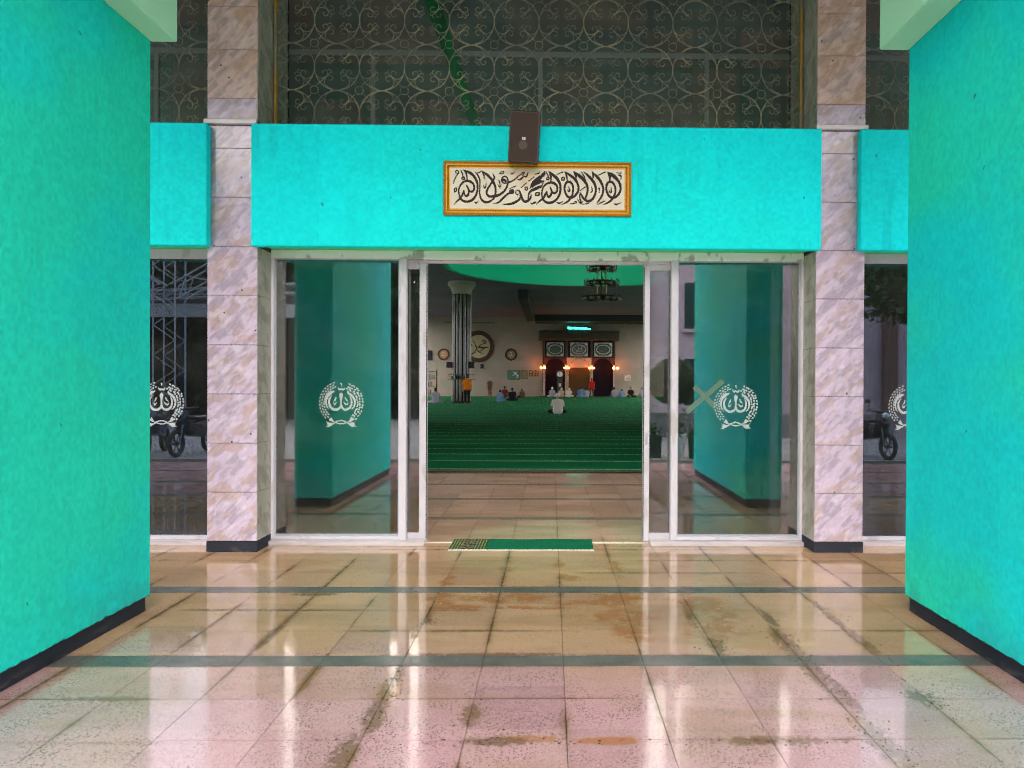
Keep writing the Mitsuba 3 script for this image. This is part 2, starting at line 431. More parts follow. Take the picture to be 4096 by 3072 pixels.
# floor: a bed and single tiles laid on it
put('floor', cat([box(-9, 9, -.70, 6.60, -.5, -.010), box(-21, 26, 6.60, 80.3, -.5, -.010)]), 'grout')
tag('floor', 'glossy beige terrazzo tile floor running from porch into hall', kind='structure')
G = .0013
tile_ply = mikit.ply(box(-TX / 2 + G, TX / 2 - G, -.1975 + G, .1975 - G, -.009, 0), 'floor_tile')
strip_ply = mikit.ply(box(-TX / 2 + G, TX / 2 - G, -.0715 + G, .0715 - G, -.009, -.0004), 'dark_granite')


def jig(x, y, z=0.0):
    a, b = rng.gauss(0, .0004), rng.gauss(0, .0004)
    return T().translate([x, y, z + rng.uniform(-.0003, .0001)]).rotate([1, 0, 0], math.degrees(a)).rotate([0, 1, 0], math.degrees(b))


rest, rest_dark = [], []
rows_out = [(y + .1975, 't') for y in ROWS] + [(y - .0695, 's') for y in (2.615, 3.945, 5.277)]
rows_out += [(2.472 - 1.33 * q - .3950 * (j + .5), 't') for q in range(2) for j in range(3)] + [(2.472 - 1.33 * (q + 1) + .0695 + .001, 's') for q in range(2)]
rows_out += [(6.532, 's')]
rows_in, y = [], 6.702
for blk in range(5):
    for j in range(3):
        rows_in.append((y + .1975, 't')); y += .395
    rows_in.append((y + .0725, 's')); y += .145
rows_in = [q for q in rows_in if q[0] < 12.10]
for yc, kind in rows_out + rows_in:
    inside = yc > 6.7
    for i in range(-52 if inside else -22, 64 if inside else 22):
        xc = JX + TX * (i + .5)
        if inside:
            seen = -1.13 * yc / 6.7 - .25 < xc < .87 * yc / 6.7 + .25
        else:
            lim = (-2.62, 2.40) if yc < 4.75 else (-.58 * yc - .25, .545 * yc + .2)
            seen = yc > 2.6 and lim[0] < xc < lim[1]
        if seen:
            put('floor__tile' if kind == 't' else 'floor__border_tile', tile_ply if kind == 't' else strip_ply, None if kind == 't' or yc < 6.4 else 'floor_tile' if yc < 6.7 else 'inner_granite', to=jig(xc, yc))
        else:
            h = .1975 if kind == 't' else .0715
            (rest if kind == 't' else rest_dark).append(box(xc - TX / 2 + G, xc + TX / 2 - G, yc - h + G, yc + h - G, -.009, 0))
stuff(put('floor__far_tiles', cat(rest), 'floor_tile')); stuff(put('floor__far_border', cat(rest_dark), 'dark_granite'))
put('porch_edge', cbox(-9, 9, -.74, -.702, -.30, .002, .006), 'sill_stone'); tag('porch_edge', 'pale stone edge of the porch floor towards the courtyard', kind='structure')

# crumbs of dirt along the joints
crumbs = []
spots = [(1.30, 4.6, .02, .12, 40), (1.27, 4.12, .05, .16, 90), (1.28, 3.72, .035, .14, 110), (1.68, 4.7, .03, .12, 35), (1.72, 4.2, .03, .2, 30), (1.31, 3.48, .03, .1, 50), (1.30, 3.03, .06, .12, 70), (.89, 4.06, .05, .08, 40),
         (1.66, 3.4, .05, .1, 40), (.83, 4.62, .03, .12, 40), (-.72, 3.65, .025, .1, 60), (-.73, 3.3, .04, .12, 70), (-.715, 4.5, .04, .06, 40), (-.76, 2.9, .05, .1, 40), (-.33, 3.27, .05, .06, 25), (-.26, 3.0, .08, .03, 40), (.0, 3.0, .2, .02, 30), (.85, 2.99, .3, .02, 50)]
for x, y, sx, sy, n in spots:
    for _ in range(n):
        s = rng.uniform(.0012, .0045)
        q = trimesh.creation.icosphere(subdivisions=0, radius=s)
        q.apply_scale([rng.uniform(.7, 1.8), rng.uniform(.7, 1.8), .45])
        q.apply_transform(trimesh.transformations.rotation_matrix(rng.uniform(0, 6.3), [0, 0, 1]))
        q.apply_translation([rng.gauss(x, sx), rng.gauss(y, sy), s * .2])
        crumbs.append(q)
mat('crumb', (.06, .045, .03), .9, .1)
put('dirt_crumbs', cat(crumbs), 'crumb'); tag('dirt_crumbs', 'dark crumbs of dirt scattered along the floor joints', 'dirt', kind='stuff')

# porch roof with ribs
put('ceiling', box(-9, 9, 1.5, 7.3, 5.25, 5.5), 'roof_paint'); tag('ceiling', 'porch ceiling slab high over the entrance', kind='structure')
put('ceiling__rib', box(-1.24, -1.10, 1.5, 6.9, 5.02, 5.249), 'green_paint')
for yy in (1.6, 3.1, 4.6):
    put('ceiling__rib', box(-9, -1.25, yy, yy + .12, 5.12, 5.249), 'pale_green_paint')
    put('ceiling__rib', box(-1.09, 9, yy, yy + .12, 5.12, 5.249), 'pale_green_paint')

# ================================================================== PORCH PIERS
for side, (xi, xo, sk) in (('left', (-2.428, -2.85, -2.447)), ('right', (2.19, 2.60, 2.21))):
    t = thing('porch_pier', f'tall turquoise painted porch pier on the {side} with black skirting at its foot', 'pillar')
    x0, x1 = min(xi, xo), max(xi, xo)
    s = -1 if side == 'left' else 1
    put(t + '__wall', cbox(x0, x1, 1.60, 4.74, .090, 5.248, .006), 'turquoise_paint')
    put(t + '__skirting', cbox(min(sk, xo), max(sk, xo), 1.62, 4.72, .0005, .0895, .003), 'black_skirting')
    bi = -2.268 if side == 'left' else 2.008
    put(t + '__edge_beam', cbox(min(xi - s * .001, bi), max(xi - s * .001, bi), 1.60, 4.742, 3.443, 5.248, .006), 'pale_green_paint')

# ================================================================== TILED PILLARS
ZJ = [.089, .489, .889, 1.290, 1.691, 2.095, 2.494, 2.892, 3.290, 3.476]
ZU = [3.520, 3.695, 4.094, 4.440, 4.840, 5.245]
for side, (x0, x1) in (('left', (-2.800, -2.395)), ('right', (2.183, 2.583))):
    t = thing('pillar', f'{side} pillar clad in mottled pinkish marble tiles with a black base', 'pillar')
    put(t + '__core', box(x0 + .008, x1 - .008, 6.372, 7.30, .086, 5.247), 'grout')
    put(t + '__skirting', cbox(x0 - .004, x1 + .004, 6.354, 7.12, .0005, .088, .003), 'black_skirting')
    for zs in (ZJ, ZU):
        for a, b in zip(zs[:-1], zs[1:]):
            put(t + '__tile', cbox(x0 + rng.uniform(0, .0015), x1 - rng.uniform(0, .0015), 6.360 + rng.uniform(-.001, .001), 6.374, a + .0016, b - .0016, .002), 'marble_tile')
            if 2.45 < (a + b) / 2 < 3.46: continue
            for xs in ((x0 - .0005, x0 + .010), (x1 - .010, x1 + .0005)):
                put(t + '__side_tile', cbox(*xs, 6.3755, 6.66, a + .0016, b - .0016, .0015), 'shaded_marble_side')
                put(t + '__side_tile', cbox(*xs, 6.663, 7.08, a + .0016, b - .0016, .0015), 'shaded_marble_side')
    put(t + '__ledge', cbox(x0 - .018, x1 + .004 if side == 'left' else x1 + .012, 6.322, 6.3595, 3.478, 3.518, .005), 'sill_stone')

# ================================================================== FASCIA BEAMS
for nm, x0, x1, a, b in (('wide turquoise fascia beam above the entrance doors, carrying the framed sign', -2.413, 2.192, -2.392, 2.18),
                         ('short turquoise fascia beam above the window left of the entrance', -6.0, -2.766, -6.0, -2.803),
                         ('short turquoise fascia beam above the window right of the entrance', 2.514, 6.0, 2.587, 6.0)):
    t = thing('fascia_beam', nm, 'beam')
    put(t + '__face', cbox(x0, x1, 6.27, 6.352, 2.484, 3.464, .005), 'lit_turquoise_paint')
    put(t + '__soffit', box(a + .002, b - .002, 6.3525, 7.05, 2.524, 3.455), 'soffit_green')

# ================================================================== DOOR FRAME, PANES, LEAVES
def pane(key, x0, x1, z0, z1, y, glass='pane_glass'):
    v = np.array([[x0, y, z0], [x1, y, z0], [x1, y, z1], [x0, y, z1]])
    return put(key, trimesh.Trimesh(v, [[0, 1, 2], [0, 2, 3]], process=False), glass)


EM = 260 / 1659 * 6.68 / 3100      # metres per unit of the emblem drawing


def emblem_shape():
    g = []
    def S(*pts): g.append(stroke([(x - 790, 800 - y, w) for x, y, w in pts]))
    def P(*pts): g.append(Polygon([(x - 790, 800 - y) for x, y in pts]).buffer(0))
    S((640, 492, 8), (530, 540, 80), (440, 640, 62), (405, 760, 46), (425, 870, 38), (472, 962, 10))
    S((560, 605, 14), (495, 700, 44), (488, 800, 52), (520, 900, 60), (600, 968, 62), (690, 965, 60), (768, 912, 52), (788, 840, 44), (788, 720, 36))
    S((790, 535, 8), (790, 600, 96), (788, 660, 70), (788, 740, 38))
    S((960, 480, 12), (965, 545, 52), (1060, 610, 66), (1122, 700, 58), (1140, 800, 46), (1110, 900, 36), (1052, 970, 12))
    S((1010, 630, 12), (1050, 720, 42), (1052, 830, 48), (1010, 920, 56), (925, 968, 60), (850, 955, 56), (805, 895, 52), (788, 830, 46))
    S((655, 660, 26), (640, 720, 34), (605, 762, 14)); S((598, 792, 22), (625, 842, 40), (672, 786, 12))
    S((893, 660, 26), (920, 720, 34), (962, 752, 14)); S((850, 772, 14), (912, 835, 40), (962, 826, 26), (962, 790, 14))
    S((792, 308, 44), (797, 366, 12)); S((712, 412, 24), (740, 458, 38), (790, 448, 46), (850, 462, 40), (872, 412, 24))
    P((540, 1155), (560, 1190), (600, 1260), (645, 1292), (560, 1282), (478, 1240)); P((1040, 1150), (1140, 1210), (1060, 1270), (940, 1292), (1000, 1240))
    P((405, 1260), (450, 1300), (610, 1320), (560, 1370), (480, 1420), (400, 1406), (450, 1380), (440, 1320))
    P((1185, 1230), (1130, 1300), (950, 1305), (1000, 1370), (1080, 1412), (1195, 1396), (1140, 1380), (1135, 1310))
    S((590, 1335, 36), (680, 1272, 30), (790, 1246, 30), (890, 1272, 30), (960, 1318, 36)); S((640, 1292, 24), (720, 1322, 26), (790, 1332, 28), (870, 1322, 26), (930, 1292, 24))
    r = random.Random(3)
    for k in range(3):
        rad = (545, 488, 432)[k]
        for i in range(13):
            a = math.radians(108 + (230 - 108) * (i + .5 * (k == 1) + .2) / 13)
            c = np.array([math.cos(a), math.sin(a)]) * rad
            d = np.array([-math.sin(a), math.cos(a)]) * 27 + np.array([math.cos(a), math.sin(a)]) * (k - 1) * -9
            g.append(stroke([(*(c - d), 8), (*c, 34), (*(c + d), 8)], 3))
    for i in range(15):
        a0 = 71 - (71 + 49) * (i + .5) / 15
        for k in range(3):
            a = math.radians(a0 + r.uniform(-2, 2)); rad = (552, 482, 420)[k] + r.uniform(-10, 10) - (30 if abs(a0) > 50 else 0)
            c = np.array([math.cos(a), math.sin(a)]) * rad
            th = a + math.pi / 2 + r.uniform(-1.0, 1.0)
            d = np.array([math.cos(th), math.sin(th)]) * r.uniform(20, 30)
            g.append(stroke([(*(c - d), 14), (*c, r.uniform(36, 48)), (*(c + d), 14)], 3))
    return unary_union([q.buffer(0) for q in g])


em_shape = emblem_shape()
em_mesh = extrude(em_shape.simplify(2.0), 2.5)
em_mesh.apply_scale(EM)
em_ply = mikit.ply(upright(em_mesh, 0), 'vinyl')

fr = thing('entrance_frame', 'white metal entrance frame with tall fixed glass panes beside the open doorway', 'door frame')
FY0, FY1 = 6.665, 6.735
put(fr + '__header', cbox(-2.394, 2.182, FY0, FY1, 2.452, 2.5215, .003), 'lit_header_white')
put(fr + '__track', box(-1.245, 1.035, 6.74, 6.80, 2.428, 2.4505), 'white_metal')
for a, b in ((-2.394, -2.368), (2.158, 2.182)):
    put(fr + '__jamb', cbox(a, b, FY0, FY1, .0385, 2.4515, .003), 'white_metal')
for a, b in ((-1.302, -1.238), (1.038, 1.094)):
    put(fr + '__mullion', cbox(a, b, FY0 - .004, FY1, .0385, 2.4515, .003), 'white_metal')
for a, b in ((-2.3675, -1.3025), (1.0945, 2.1575)):
    put(fr + '__bottom_rail', cbox(a, b, FY0, FY1, .0385, .072, .003), 'white_metal')
for n_, (a, b) in enumerate(((-2.3675, -1.3025), (1.0945, 2.1575))):
    p = pane(fr + '__fixed_pane', a, b, .072, 2.452, 6.70)
    put(p + '__glazing_bead', cat([box(a, b, 6.69, 6.698, .0725, .085), box(a, b, 6.69, 6.698, 2.440, 2.4515), box(a, a + .010, 6.69, 6.698, .0855, 2.4395), box(b - .010, b, 6.69, 6.698, .0855, 2.4395)]), 'grey_metal')
    k = put(p + '__emblem', em_ply, None, to=T().translate([(-1.803, 1.606)[n_], 6.6985, (1.212, 1.208)[n_]]))
    labels[k] = {'label': 'white sticker emblem of a wreath around Arabic script'}
    if n_ == 1:
        for an, ln, cx in ((41, .42, 1.335), (-44, .25, 1.335)):
            q = box(-ln / 2, ln / 2, -.0004, .0004, -.023, .023)
            q.apply_transform(trimesh.transformations.rotation_matrix(math.radians(-an), [0, 1, 0])); q.apply_translation([cx, 6.6985 - .0012 * (an > 0), 1.28])
            k = put(p + '__tape_strip', q, 'tape'); labels[k] = {'label': 'strip of yellowish adhesive tape stuck crosswise'}
# sliding leaves, pushed behind the fixed panes
for side, (o0, o1, i0, i1) in (('left', (-2.272, -2.200, -1.140, -1.072)), ('right', (1.922, 1.990, .806, .862))):
    t = thing('sliding_door_leaf', f'open glass sliding door leaf pushed to the {side} behind the fixed pane', 'door')
    y0, y1 = 6.742, 6.782
    for a, b in ((o0, o1), (i0, i1)):
        st = put(t + '__stile', cbox(a, b, y0, y1, .012, 2.427, .003), 'white_metal')
    a, b = (o1, i0) if side == 'left' else (i1, o0)
    put(t + '__bottom_rail', cbox(a + .0005, b - .0005, y0, y1, .012, .085, .003), 'white_metal')
    put(t + '__top_rail', cbox(a + .0005, b - .0005, y0, y1, 2.375, 2.427, .003), 'white_metal')
    pane(t + '__pane', a, b, .085, 2.375, 6.762)
    put(t + '__gasket', cat([box(i0 + .0005, i0 + .008, y0 - .004, y0 - .0005, .02, 2.40) if side == 'right' else box(i1 - .008, i1 - .0005, y0 - .004, y0 - .0005, .02, 2.40)]), 'rubber')
    if side == 'right':
        k = put(t + '__lock', cbox(.826, .846, y0 - .007, y0 - .0005, .86, .96, .003), 'grey_metal')
# sills
t = thing('door_sill', 'pale stone sill running under the glass in front of the doors', 'sill')
put(t + '__slab', cbox(-2.392, -1.072, 6.60, 6.79, -.002, .0375, .004), 'sill_stone'); put(t + '__slab', cbox(.862, 2.178, 6.60, 6.79, -.002, .0375, .004), 'sill_stone')
put(t + '__track', box(-1.071, .861, 6.735, 6.785, -.003, .006), 'track_metal')
put(t + '__threshold', cbox(-1.0705, .8605, 6.60, 6.734, -.006, .001, .001), 'floor_tile')

# ================================================================== SIDE WINDOWS
for side, x0, x1, ex, st in (('left', -5.9, -2.803, -3.337, (-3.215, -3.145)), ('right', 2.587, 5.9, 3.128, (2.60, 2.63))):
    t = thing('side_window', f'tall dark glass window panel {side} of the entrance, partly behind the turquoise pier', 'window')
    put(t + '__header', cbox(x0, x1, FY0, FY1, 2.440, 2.5215, .003), 'white_metal')
    put(t + '__bottom_rail', cbox(x0, x1, FY0, FY1, .0385, .072, .003), 'white_metal')
    put(t + '__sill', cbox(x0, x1, 6.60, 6.79, -.002, .0375, .004), 'sill_stone')
    p = pane(t + '__pane', x0, x1, .072, 2.44, 6.70, 'side_glass')
    put(t + '__stile', cbox(st[0], st[1], 6.742, 6.782, .04, 2.43, .003), 'grey_metal' if side == 'right' else 'white_metal')
    put(t + '__inner_rail', cbox(x0, st[0] - .001, 6.742, 6.782, .0735, .11, .003) if side == 'left' else cbox(st[1] + .001, x1, 6.742, 6.782, .0735, .11, .003), 'grey_metal')
    k = put(p + '__emblem', em_ply, None, to=T().translate([ex, 6.6985, 1.205])); labels[k] = {'label': 'white sticker emblem of a wreath around Arabic script'}

# ================================================================== UPPER WINDOWS AND IRON GRILLES
a = np.linspace(0, 2 * math.pi, 33)[:-1]
ring_ply = mikit.ply(tube(np.stack([.193 * np.cos(a), 0 * a, .201 * np.sin(a)], 1), .0046, 4, closed=True), 'iron')
SC = [(-1.0, -.14), (-.94, -.34), (-.82, -.49), (-.68, -.535), (-.54, -.50), (-.43, -.41), (-.395, -.30), (-.43, -.20), (-.52, -.165), (-.60, -.20), (-.63, -.28), (-.58, -.33)]
def sc_mesh():
    s = spline(SC, 3) * .193
    o = []
    for m_ in (s, s[:, ::-1]):
        o.append(tube(np.stack([m_[:, 0], 0 * m_[:, 0], m_[:, 1]], 1), np.linspace(.0040, .003, len(m_)), 4))
    st = np.linspace(-.84, -.30, 5) * .193
    o.append(tube(np.stack([st, 0 * st - .003, st], 1), .0032, 4))
    c = spline([(-.30, -.30), (-.24, -.20), (-.30, -.13), (-.36, -.17)], 3) * .193
    for m_ in (c, c[:, ::-1]):
        o.append(tube(np.stack([m_[:, 0], 0 * m_[:, 0] - .003, m_[:, 1]], 1), .0028, 4))
    return cat(o)


scroll_ply = mikit.ply(sc_mesh(), 'iron')
sq = np.array([(-.17, -.09), (-.09, -.17), (.09, -.17), (.17, -.09), (.17, .09), (.09, .17), (-.09, .17), (-.17, .09)]) * .193
link_ply = mikit.ply(tube(np.stack([sq[:, 0], 0 * sq[:, 0], sq[:, 1]], 1), .0032, 4, closed=True), 'iron')
ZR = [3.702 + .402 * k for k in range(4)]
for nm, xs, fx0, fx1 in (('wide scrolled wrought iron grille above the turquoise entrance beam', [-2.237 + .386 * k for k in range(12)], -2.384, 2.170),
                         ('narrow scrolled iron grille left of the left pillar', [-3.394, -3.008], -5.9, -2.808),
                         ('narrow scrolled iron grille right of the right pillar', [2.79, 3.176], 2.592, 5.9)):
    t = thing('iron_grille', nm, 'grille')
    for i, x in enumerate(xs):
        for j, z in enumerate(ZR):
            put(t + '__ring', ring_ply, None, to=T().translate([x, 6.72 + rng.uniform(-.003, .003), z]).rotate([0, 1, 0], rng.uniform(-3, 3)))
            for k in range(4):
                put(t + '__scroll', scroll_ply, None, to=T().translate([x, 6.716 + rng.uniform(-.003, .003), z]).rotate([0, 1, 0], 90 * k + rng.uniform(-2, 2)))
            if i: put(t + '__link', link_ply, None, to=T().translate([x - .193, 6.714, z - .201]))
    put(t + '__edge_bar', box(fx0, fx0 + .022, 6.70, 6.74, 3.466, 5.24), 'ochre_metal'); put(t + '__edge_bar', box(fx1 - .022, fx1, 6.70, 6.74, 3.466, 5.24), 'ochre_metal')
    w = thing('upper_window', 'dark glazed panel wall behind the ' + nm.replace('wrought ', ''), 'window')
    wx0, wx1 = (fx0 - .004, fx1 + .006) if fx0 > -3 and fx1 < 3 else (fx0, fx1)
    put(w + '__glazing', box(wx0, wx1, 7.10, 7.16, 3.457, 5.248), 'dark_panel')
    for z in (4.36, 5.15): put(w + '__bar', box(wx0 + .001, wx1 - .001, 7.085, 7.0995, z, z + .05), 'panel_bar')
    nb = max(1, int((wx1 - wx0) / 1.4))
    for k in range(nb):
        x = wx0 + (wx1 - wx0) * (k + .5) / nb
        put(w + '__bar', box(x - .02, x + .02, 7.087, 7.0995, 3.46, 4.359), 'panel_bar')

q = Polygon([(-1.20, 4.95), (-1.06, 4.95), (-.56, 3.47), (-.64, 3.47)])
m = extrude(q, .025); k = fresh('reflection_strip'); put(k, upright(m, 7.084), 'reflection_green'); tag(k, 'green mirrored streak built as a strip slanting behind the scrolled grille above the beam', 'strip')  # reflection in the upper glass, built as a solid strip
# facade beyond the frame, closing the hall
put('wall_front', cat([box(-21, -6.01, 6.4, 7.3, 0, 8.2), box(6.01, 26, 6.4, 7.3, 0, 8.2), box(-6.0, 6.0, 7.17, 7.3, 5.26, 8.2)]), 'turquoise_paint'); tag('wall_front', 'turquoise front wall of the hall beyond the entrance', kind='structure')

# ================================================================== LOUDSPEAKER
t = thing('loudspeaker', 'dark brown box loudspeaker tilted down above the framed calligraphy sign', 'loudspeaker')
M = T().translate([-.214, 6.262, 3.352]).rotate([0, 1, 0], 3.2).rotate([1, 0, 0], 12.0)
put(t + '__cabinet', cbox(-.118, .118, -.205, -.02, -.195, .195, .010), 'brown_plastic', to=M)
put(t + '__front_grille', cbox(-.110, .110, -.2095, -.2055, -.187, .187, .0015), 'brown_grille', to=M)
put(t + '__rim', cat([box(-.112, .112, -.2125, -.2096, .181, .187), box(-.112, .112, -.2125, -.2096, -.187, -.183), box(.106, .112, -.2125, -.2096, -.1829, .1809), box(-.112, -.107, -.2125, -.2096, -.1829, .1809)]), 'cone_grey', to=M)
dk = trimesh.creation.cylinder(radius=.034, height=.002, sections=28); dk.apply_transform(trimesh.transformations.rotation_matrix(math.pi / 2, [1, 0, 0])); dk.apply_translation([-.004, -.2108, -.060])
put(t + '__cone', dk, 'cone_grey', to=M)
put(t + '__badge', cat([box(-.012, -.003, -.2115, -.2097, -.022, -.002), box(.002, .011, -.2115, -.2097, -.022, -.002)]), 'white_paint', to=M)
put(t + '__bracket', box(-.03, .03, -.0195, .02, -.05, .05), 'black_plastic', to=M)

# ================================================================== CALLIGRAPHY SIGN
SX0, SX1, SZ0, SZ1 = -.869, .642, 2.737, 3.169
t = thing('framed_sign', 'framed Arabic calligraphy sign in ridged golden frame on the turquoise beam', 'sign')
put(t + '__board', box(SX0 + .05, SX1 - .05, 6.252, 6.2665, SZ0 + .045, SZ1 - .04), 'cream_board')
steps = [(0, .019, .034, 'gold_wood'), (.019, .031, .028, 'gold_light'), (.031, .044, .024, 'gold_wood'), (.044, .055, .022, 'gold_light'), (.055, .068, .018, 'gold_wood')]
for nm, i in (('top', 0), ('bottom', 1), ('left', 2), ('right', 3)):
    for a, b, h, mm in steps:
        y0 = 6.2690 - h
        bx0, bx1, bz0, bz1 = SX0 + a, SX1 - a, SZ0 + a, SZ1 - a
        ix0, ix1, iz0, iz1 = SX0 + b, SX1 - b, SZ0 + b, SZ1 - b
        quad = [[(bx0, bz1), (bx1, bz1), (ix1, iz1), (ix0, iz1)], [(bx0, bz0), (bx1, bz0), (ix1, iz0), (ix0, iz0)], [(bx0, bz0), (bx0, bz1), (ix0, iz1), (ix0, iz0)], [(bx1, bz0), (bx1, bz1), (ix1, iz1), (ix1, iz0)]][i]
        qp = Polygon(quad).buffer(-.0006, join_style=2)
        put(t + '__frame_moulding', upright(trimesh.creation.extrude_polygon(qp, h - .004, engine='earcut'), 6.2690), mm)

SA = [  # strokes of the left half, drawn on a 2212-wide sheet: x, y, pen width
 [(268,250,26),(235,215,26),(262,185,24),(305,200,26),(305,240,26),(240,340,24),(205,420,24),(194,492,10)], [(368,185,26),(392,250,34),(408,318,16)], [(380,385,24),(395,350,34),(430,340,34),(445,385,34),(410,395,26)],
 [(420,172,16),(470,215,44),(498,300,34),(504,400,26)],
 [(420,172,20),(560,232,58),(660,312,62),(728,430,54),(752,560,46),(738,690,46),(690,800,54),(610,880,58),(500,908,56),(400,880,50),(335,790,36),(312,660,34),(338,555,38),(405,465,46),(500,425,54),(590,445,56),(650,500,52),(672,570,46),(660,640,46),(612,678,50),(560,645,36),(512,560,40),(492,530,22)],
 [(540,610,36),(545,700,44),(520,760,52),(478,778,46),(450,740,34),(432,650,26)], [(432,650,26),(410,720,44),(378,785,46),(330,850,40),(270,900,32),(200,980,8)],
 [(215,685,24),(215,610,26),(255,590,26),(262,650,28),(215,688,24)],
 [(692,222,12),(760,300,38),(800,400,34),(806,550,30),(798,700,30),(828,830,44),(900,908,54),(980,922,54),(1060,890,44),(1122,832,24)], [(735,242,24),(800,226,24),(820,192,12)],
 [(840,190,12),(890,270,36),(906,340,26),(904,422,8)], [(840,190,14),(960,272,54),(1060,370,62),(1130,480,58),(1165,580,50),(1172,680,46),(1150,780,46),(1118,852,36)],
 [(1098,250,10),(1140,330,40),(1122,400,40),(1080,465,42),(1010,570,44),(968,650,48),(965,720,48),(1010,780,54),(1110,786,62),(1230,760,60),(1330,700,50),(1402,620,44),(1445,520,40),(1458,420,40),(1430,345,36),(1370,322,34),(1318,362,32),(1312,430,34),(1352,475,34),(1430,475,34)], [(1350,400,70),(1400,425,60)],
 [(1465,462,44),(1550,432,34),(1640,372,30),(1700,312,26),(1790,262,20)], [(1740,390,26),(1780,350,24),(1830,322,26),(1890,322,34),(1922,230,16)], [(1770,242,18),(1832,232,24),(1800,305,26)], [(1690,392,26),(1750,398,30),(1800,350,26)],
 [(1262,255,20),(1300,215,18),(1362,208,20),(1330,260,24),(1262,258,22)], [(1525,240,16),(1550,268,24),(1622,206,10)],
 [(1225,395,14),(1262,450,30),(1272,540,16)], [(1215,502,12),(1270,575,26),(1302,508,12)], [(1270,560,22),(1275,622,8)],
 [(892,540,24),(912,592,34),(940,560,26),(952,470,16)], [(1480,612,12),(1640,542,28)], [(1770,580,22),(1890,470,24)], [(1940,430,22),(2060,332,22)], [(690,920,30),(720,942,34),(772,886,10)],
 [(1500,660,40),(1560,650,70),(1565,700,56),(1470,715,44),(1380,790,46),(1300,870,52),(1220,936,36),(1098,950,8)],
 [(1318,966,8),(1430,970,38),(1560,950,56),(1680,890,52),(1742,820,42),(1742,720,34),(1700,645,28),(1645,665,24),(1642,720,24),(1690,755,24),(1692,715,16)],
 [(1718,640,26),(1760,740,42),(1800,860,54),(1850,908,62),(1920,888,60),(1980,830,46),(2002,735,16)], [(1930,830,36),(1945,725,42),(2000,655,54),(2100,602,64),(2212,560,64)],
 [(1975,600,20),(2020,500,58),(2090,415,66),(2212,330,70)], [(2050,545,20),(2212,440,80)], [(2085,270,20),(2170,250,28),(2192,215,14)],
 [(1858,640,22),(1860,580,26),(1908,575,26),(1912,630,28),(1858,642,24)], [(2100,760,24),(2120,710,24),(2190,700,24),(2180,760,28),(2100,765,24)], [(1985,935,20),(2020,962,30),(2060,928,26),(2100,928,26),(2090,905,18)], [(2108,980,8),(2160,925,26),(2212,862,26)]]
SB = [  # strokes of the right half
 [(252,195,30),(232,250,70),(150,335,64),(60,425,56),(-10,520,44)], [(238,400,30),(130,412,44),(50,470,46),(-15,512,44)], [(220,420,24),(180,512,34),(90,562,40),(-15,612,34)],
 [(288,200,18),(318,270,32),(346,330,26)], [(295,365,24),(300,330,24),(345,325,26),(340,365,28),(296,368,24)],
 [(340,188,14),(385,290,42),(390,400,26)],
 [(340,188,18),(430,262,58),(520,345,64),(580,450,54),(596,560,48),(578,680,48),(520,780,50),(440,846,56),(340,868,54),(250,830,46),(202,740,36),(194,640,34),(225,530,36),(290,462,44),(370,430,50),(450,442,52),(510,490,48),(530,560,44),(510,630,44),(460,662,46),(412,620,36),(386,560,40),(368,528,20)],
 [(402,620,34),(392,690,46),(350,738,54),(318,715,36),(302,618,24)], [(302,618,24),(272,680,44),(232,760,42),(160,822,32),(68,902,8)], [(50,700,24),(70,650,24),(135,655,24),(115,700,28),(50,702,24)],
 [(-5,880,20),(40,872,30),(62,848,14)], [(508,262,12),(650,200,26)], [(625,375,28),(625,325,28),(675,325,28),(675,372,30),(625,378,28)], [(528,862,26),(575,878,32),(655,830,10)],
 [(688,196,12),(728,290,42),(738,390,24)],
 [(688,196,18),(800,272,54),(900,352,58),(965,450,50),(985,560,46),(962,650,46),(900,722,50),(820,758,54),(750,730,50),(702,650,44),(682,560,44),(702,460,50),(760,412,52),(820,432,50),(862,500,44),(868,600,42),(850,700,42),(800,790,42),(720,862,38),(608,906,8)], [(768,520,16),(796,600,34),(768,622,30),(745,590,16)],
 [(878,196,14),(925,280,46),(932,355,12)], [(878,196,18),(1010,292,72),(1110,390,62),(1170,490,52),(1182,600,46),(1155,720,42),(1128,792,26)], [(1040,200,14),(1100,290,34),(1142,385,12)],
 [(1098,200,18),(1200,292,58),(1290,390,58),(1345,490,52),(1360,600,46),(1330,720,48),(1260,812,54),(1190,832,56),(1110,790,50),(1060,722,44),(1022,650,30)], [(1022,650,30),(1010,722,26),(1030,820,30),(1052,892,10)],
 [(1278,200,14),(1302,280,44),(1298,355,10)], [(1278,200,18),(1400,322,62),(1480,440,54),(1520,560,46),(1502,690,44),(1440,800,42),(1378,882,10)],
 [(1020,602,18),(1130,528,28)], [(1410,272,18),(1562,204,28)], [(1268,518,14),(1282,610,32),(1250,645,20)], [(1410,572,14),(1440,552,24),(1430,655,10)],
 [(808,892,14),(880,880,26),(935,868,24),(940,838,18),(900,842,18)], [(968,790,14),(1030,880,32),(1082,830,12)], [(1058,902,12),(1200,880,26)], [(1390,912,10),(1470,870,26),(1562,828,22)],
 [(1612,208,14),(1658,290,52),(1665,395,24)],
 [(1612,208,20),(1720,272,80),(1810,352,66),(1880,460,54),(1896,570,46),(1862,670,48),(1790,742,54),(1720,760,58),(1650,722,50),(1602,640,46),(1585,540,46),(1612,445,50),(1680,412,54),(1740,452,50),(1782,545,46),(1780,650,44),(1732,760,44),(1650,850,44),(1498,916,8)], [(1690,530,14),(1698,630,34),(1668,642,30),(1648,600,16)],
 [(1808,222,12),(1900,226,24),(1902,200,14)], [(1850,270,30),(1905,292,34),(1895,382,8)], [(1768,892,34),(1812,902,34),(1902,868,12)]]
geo = []
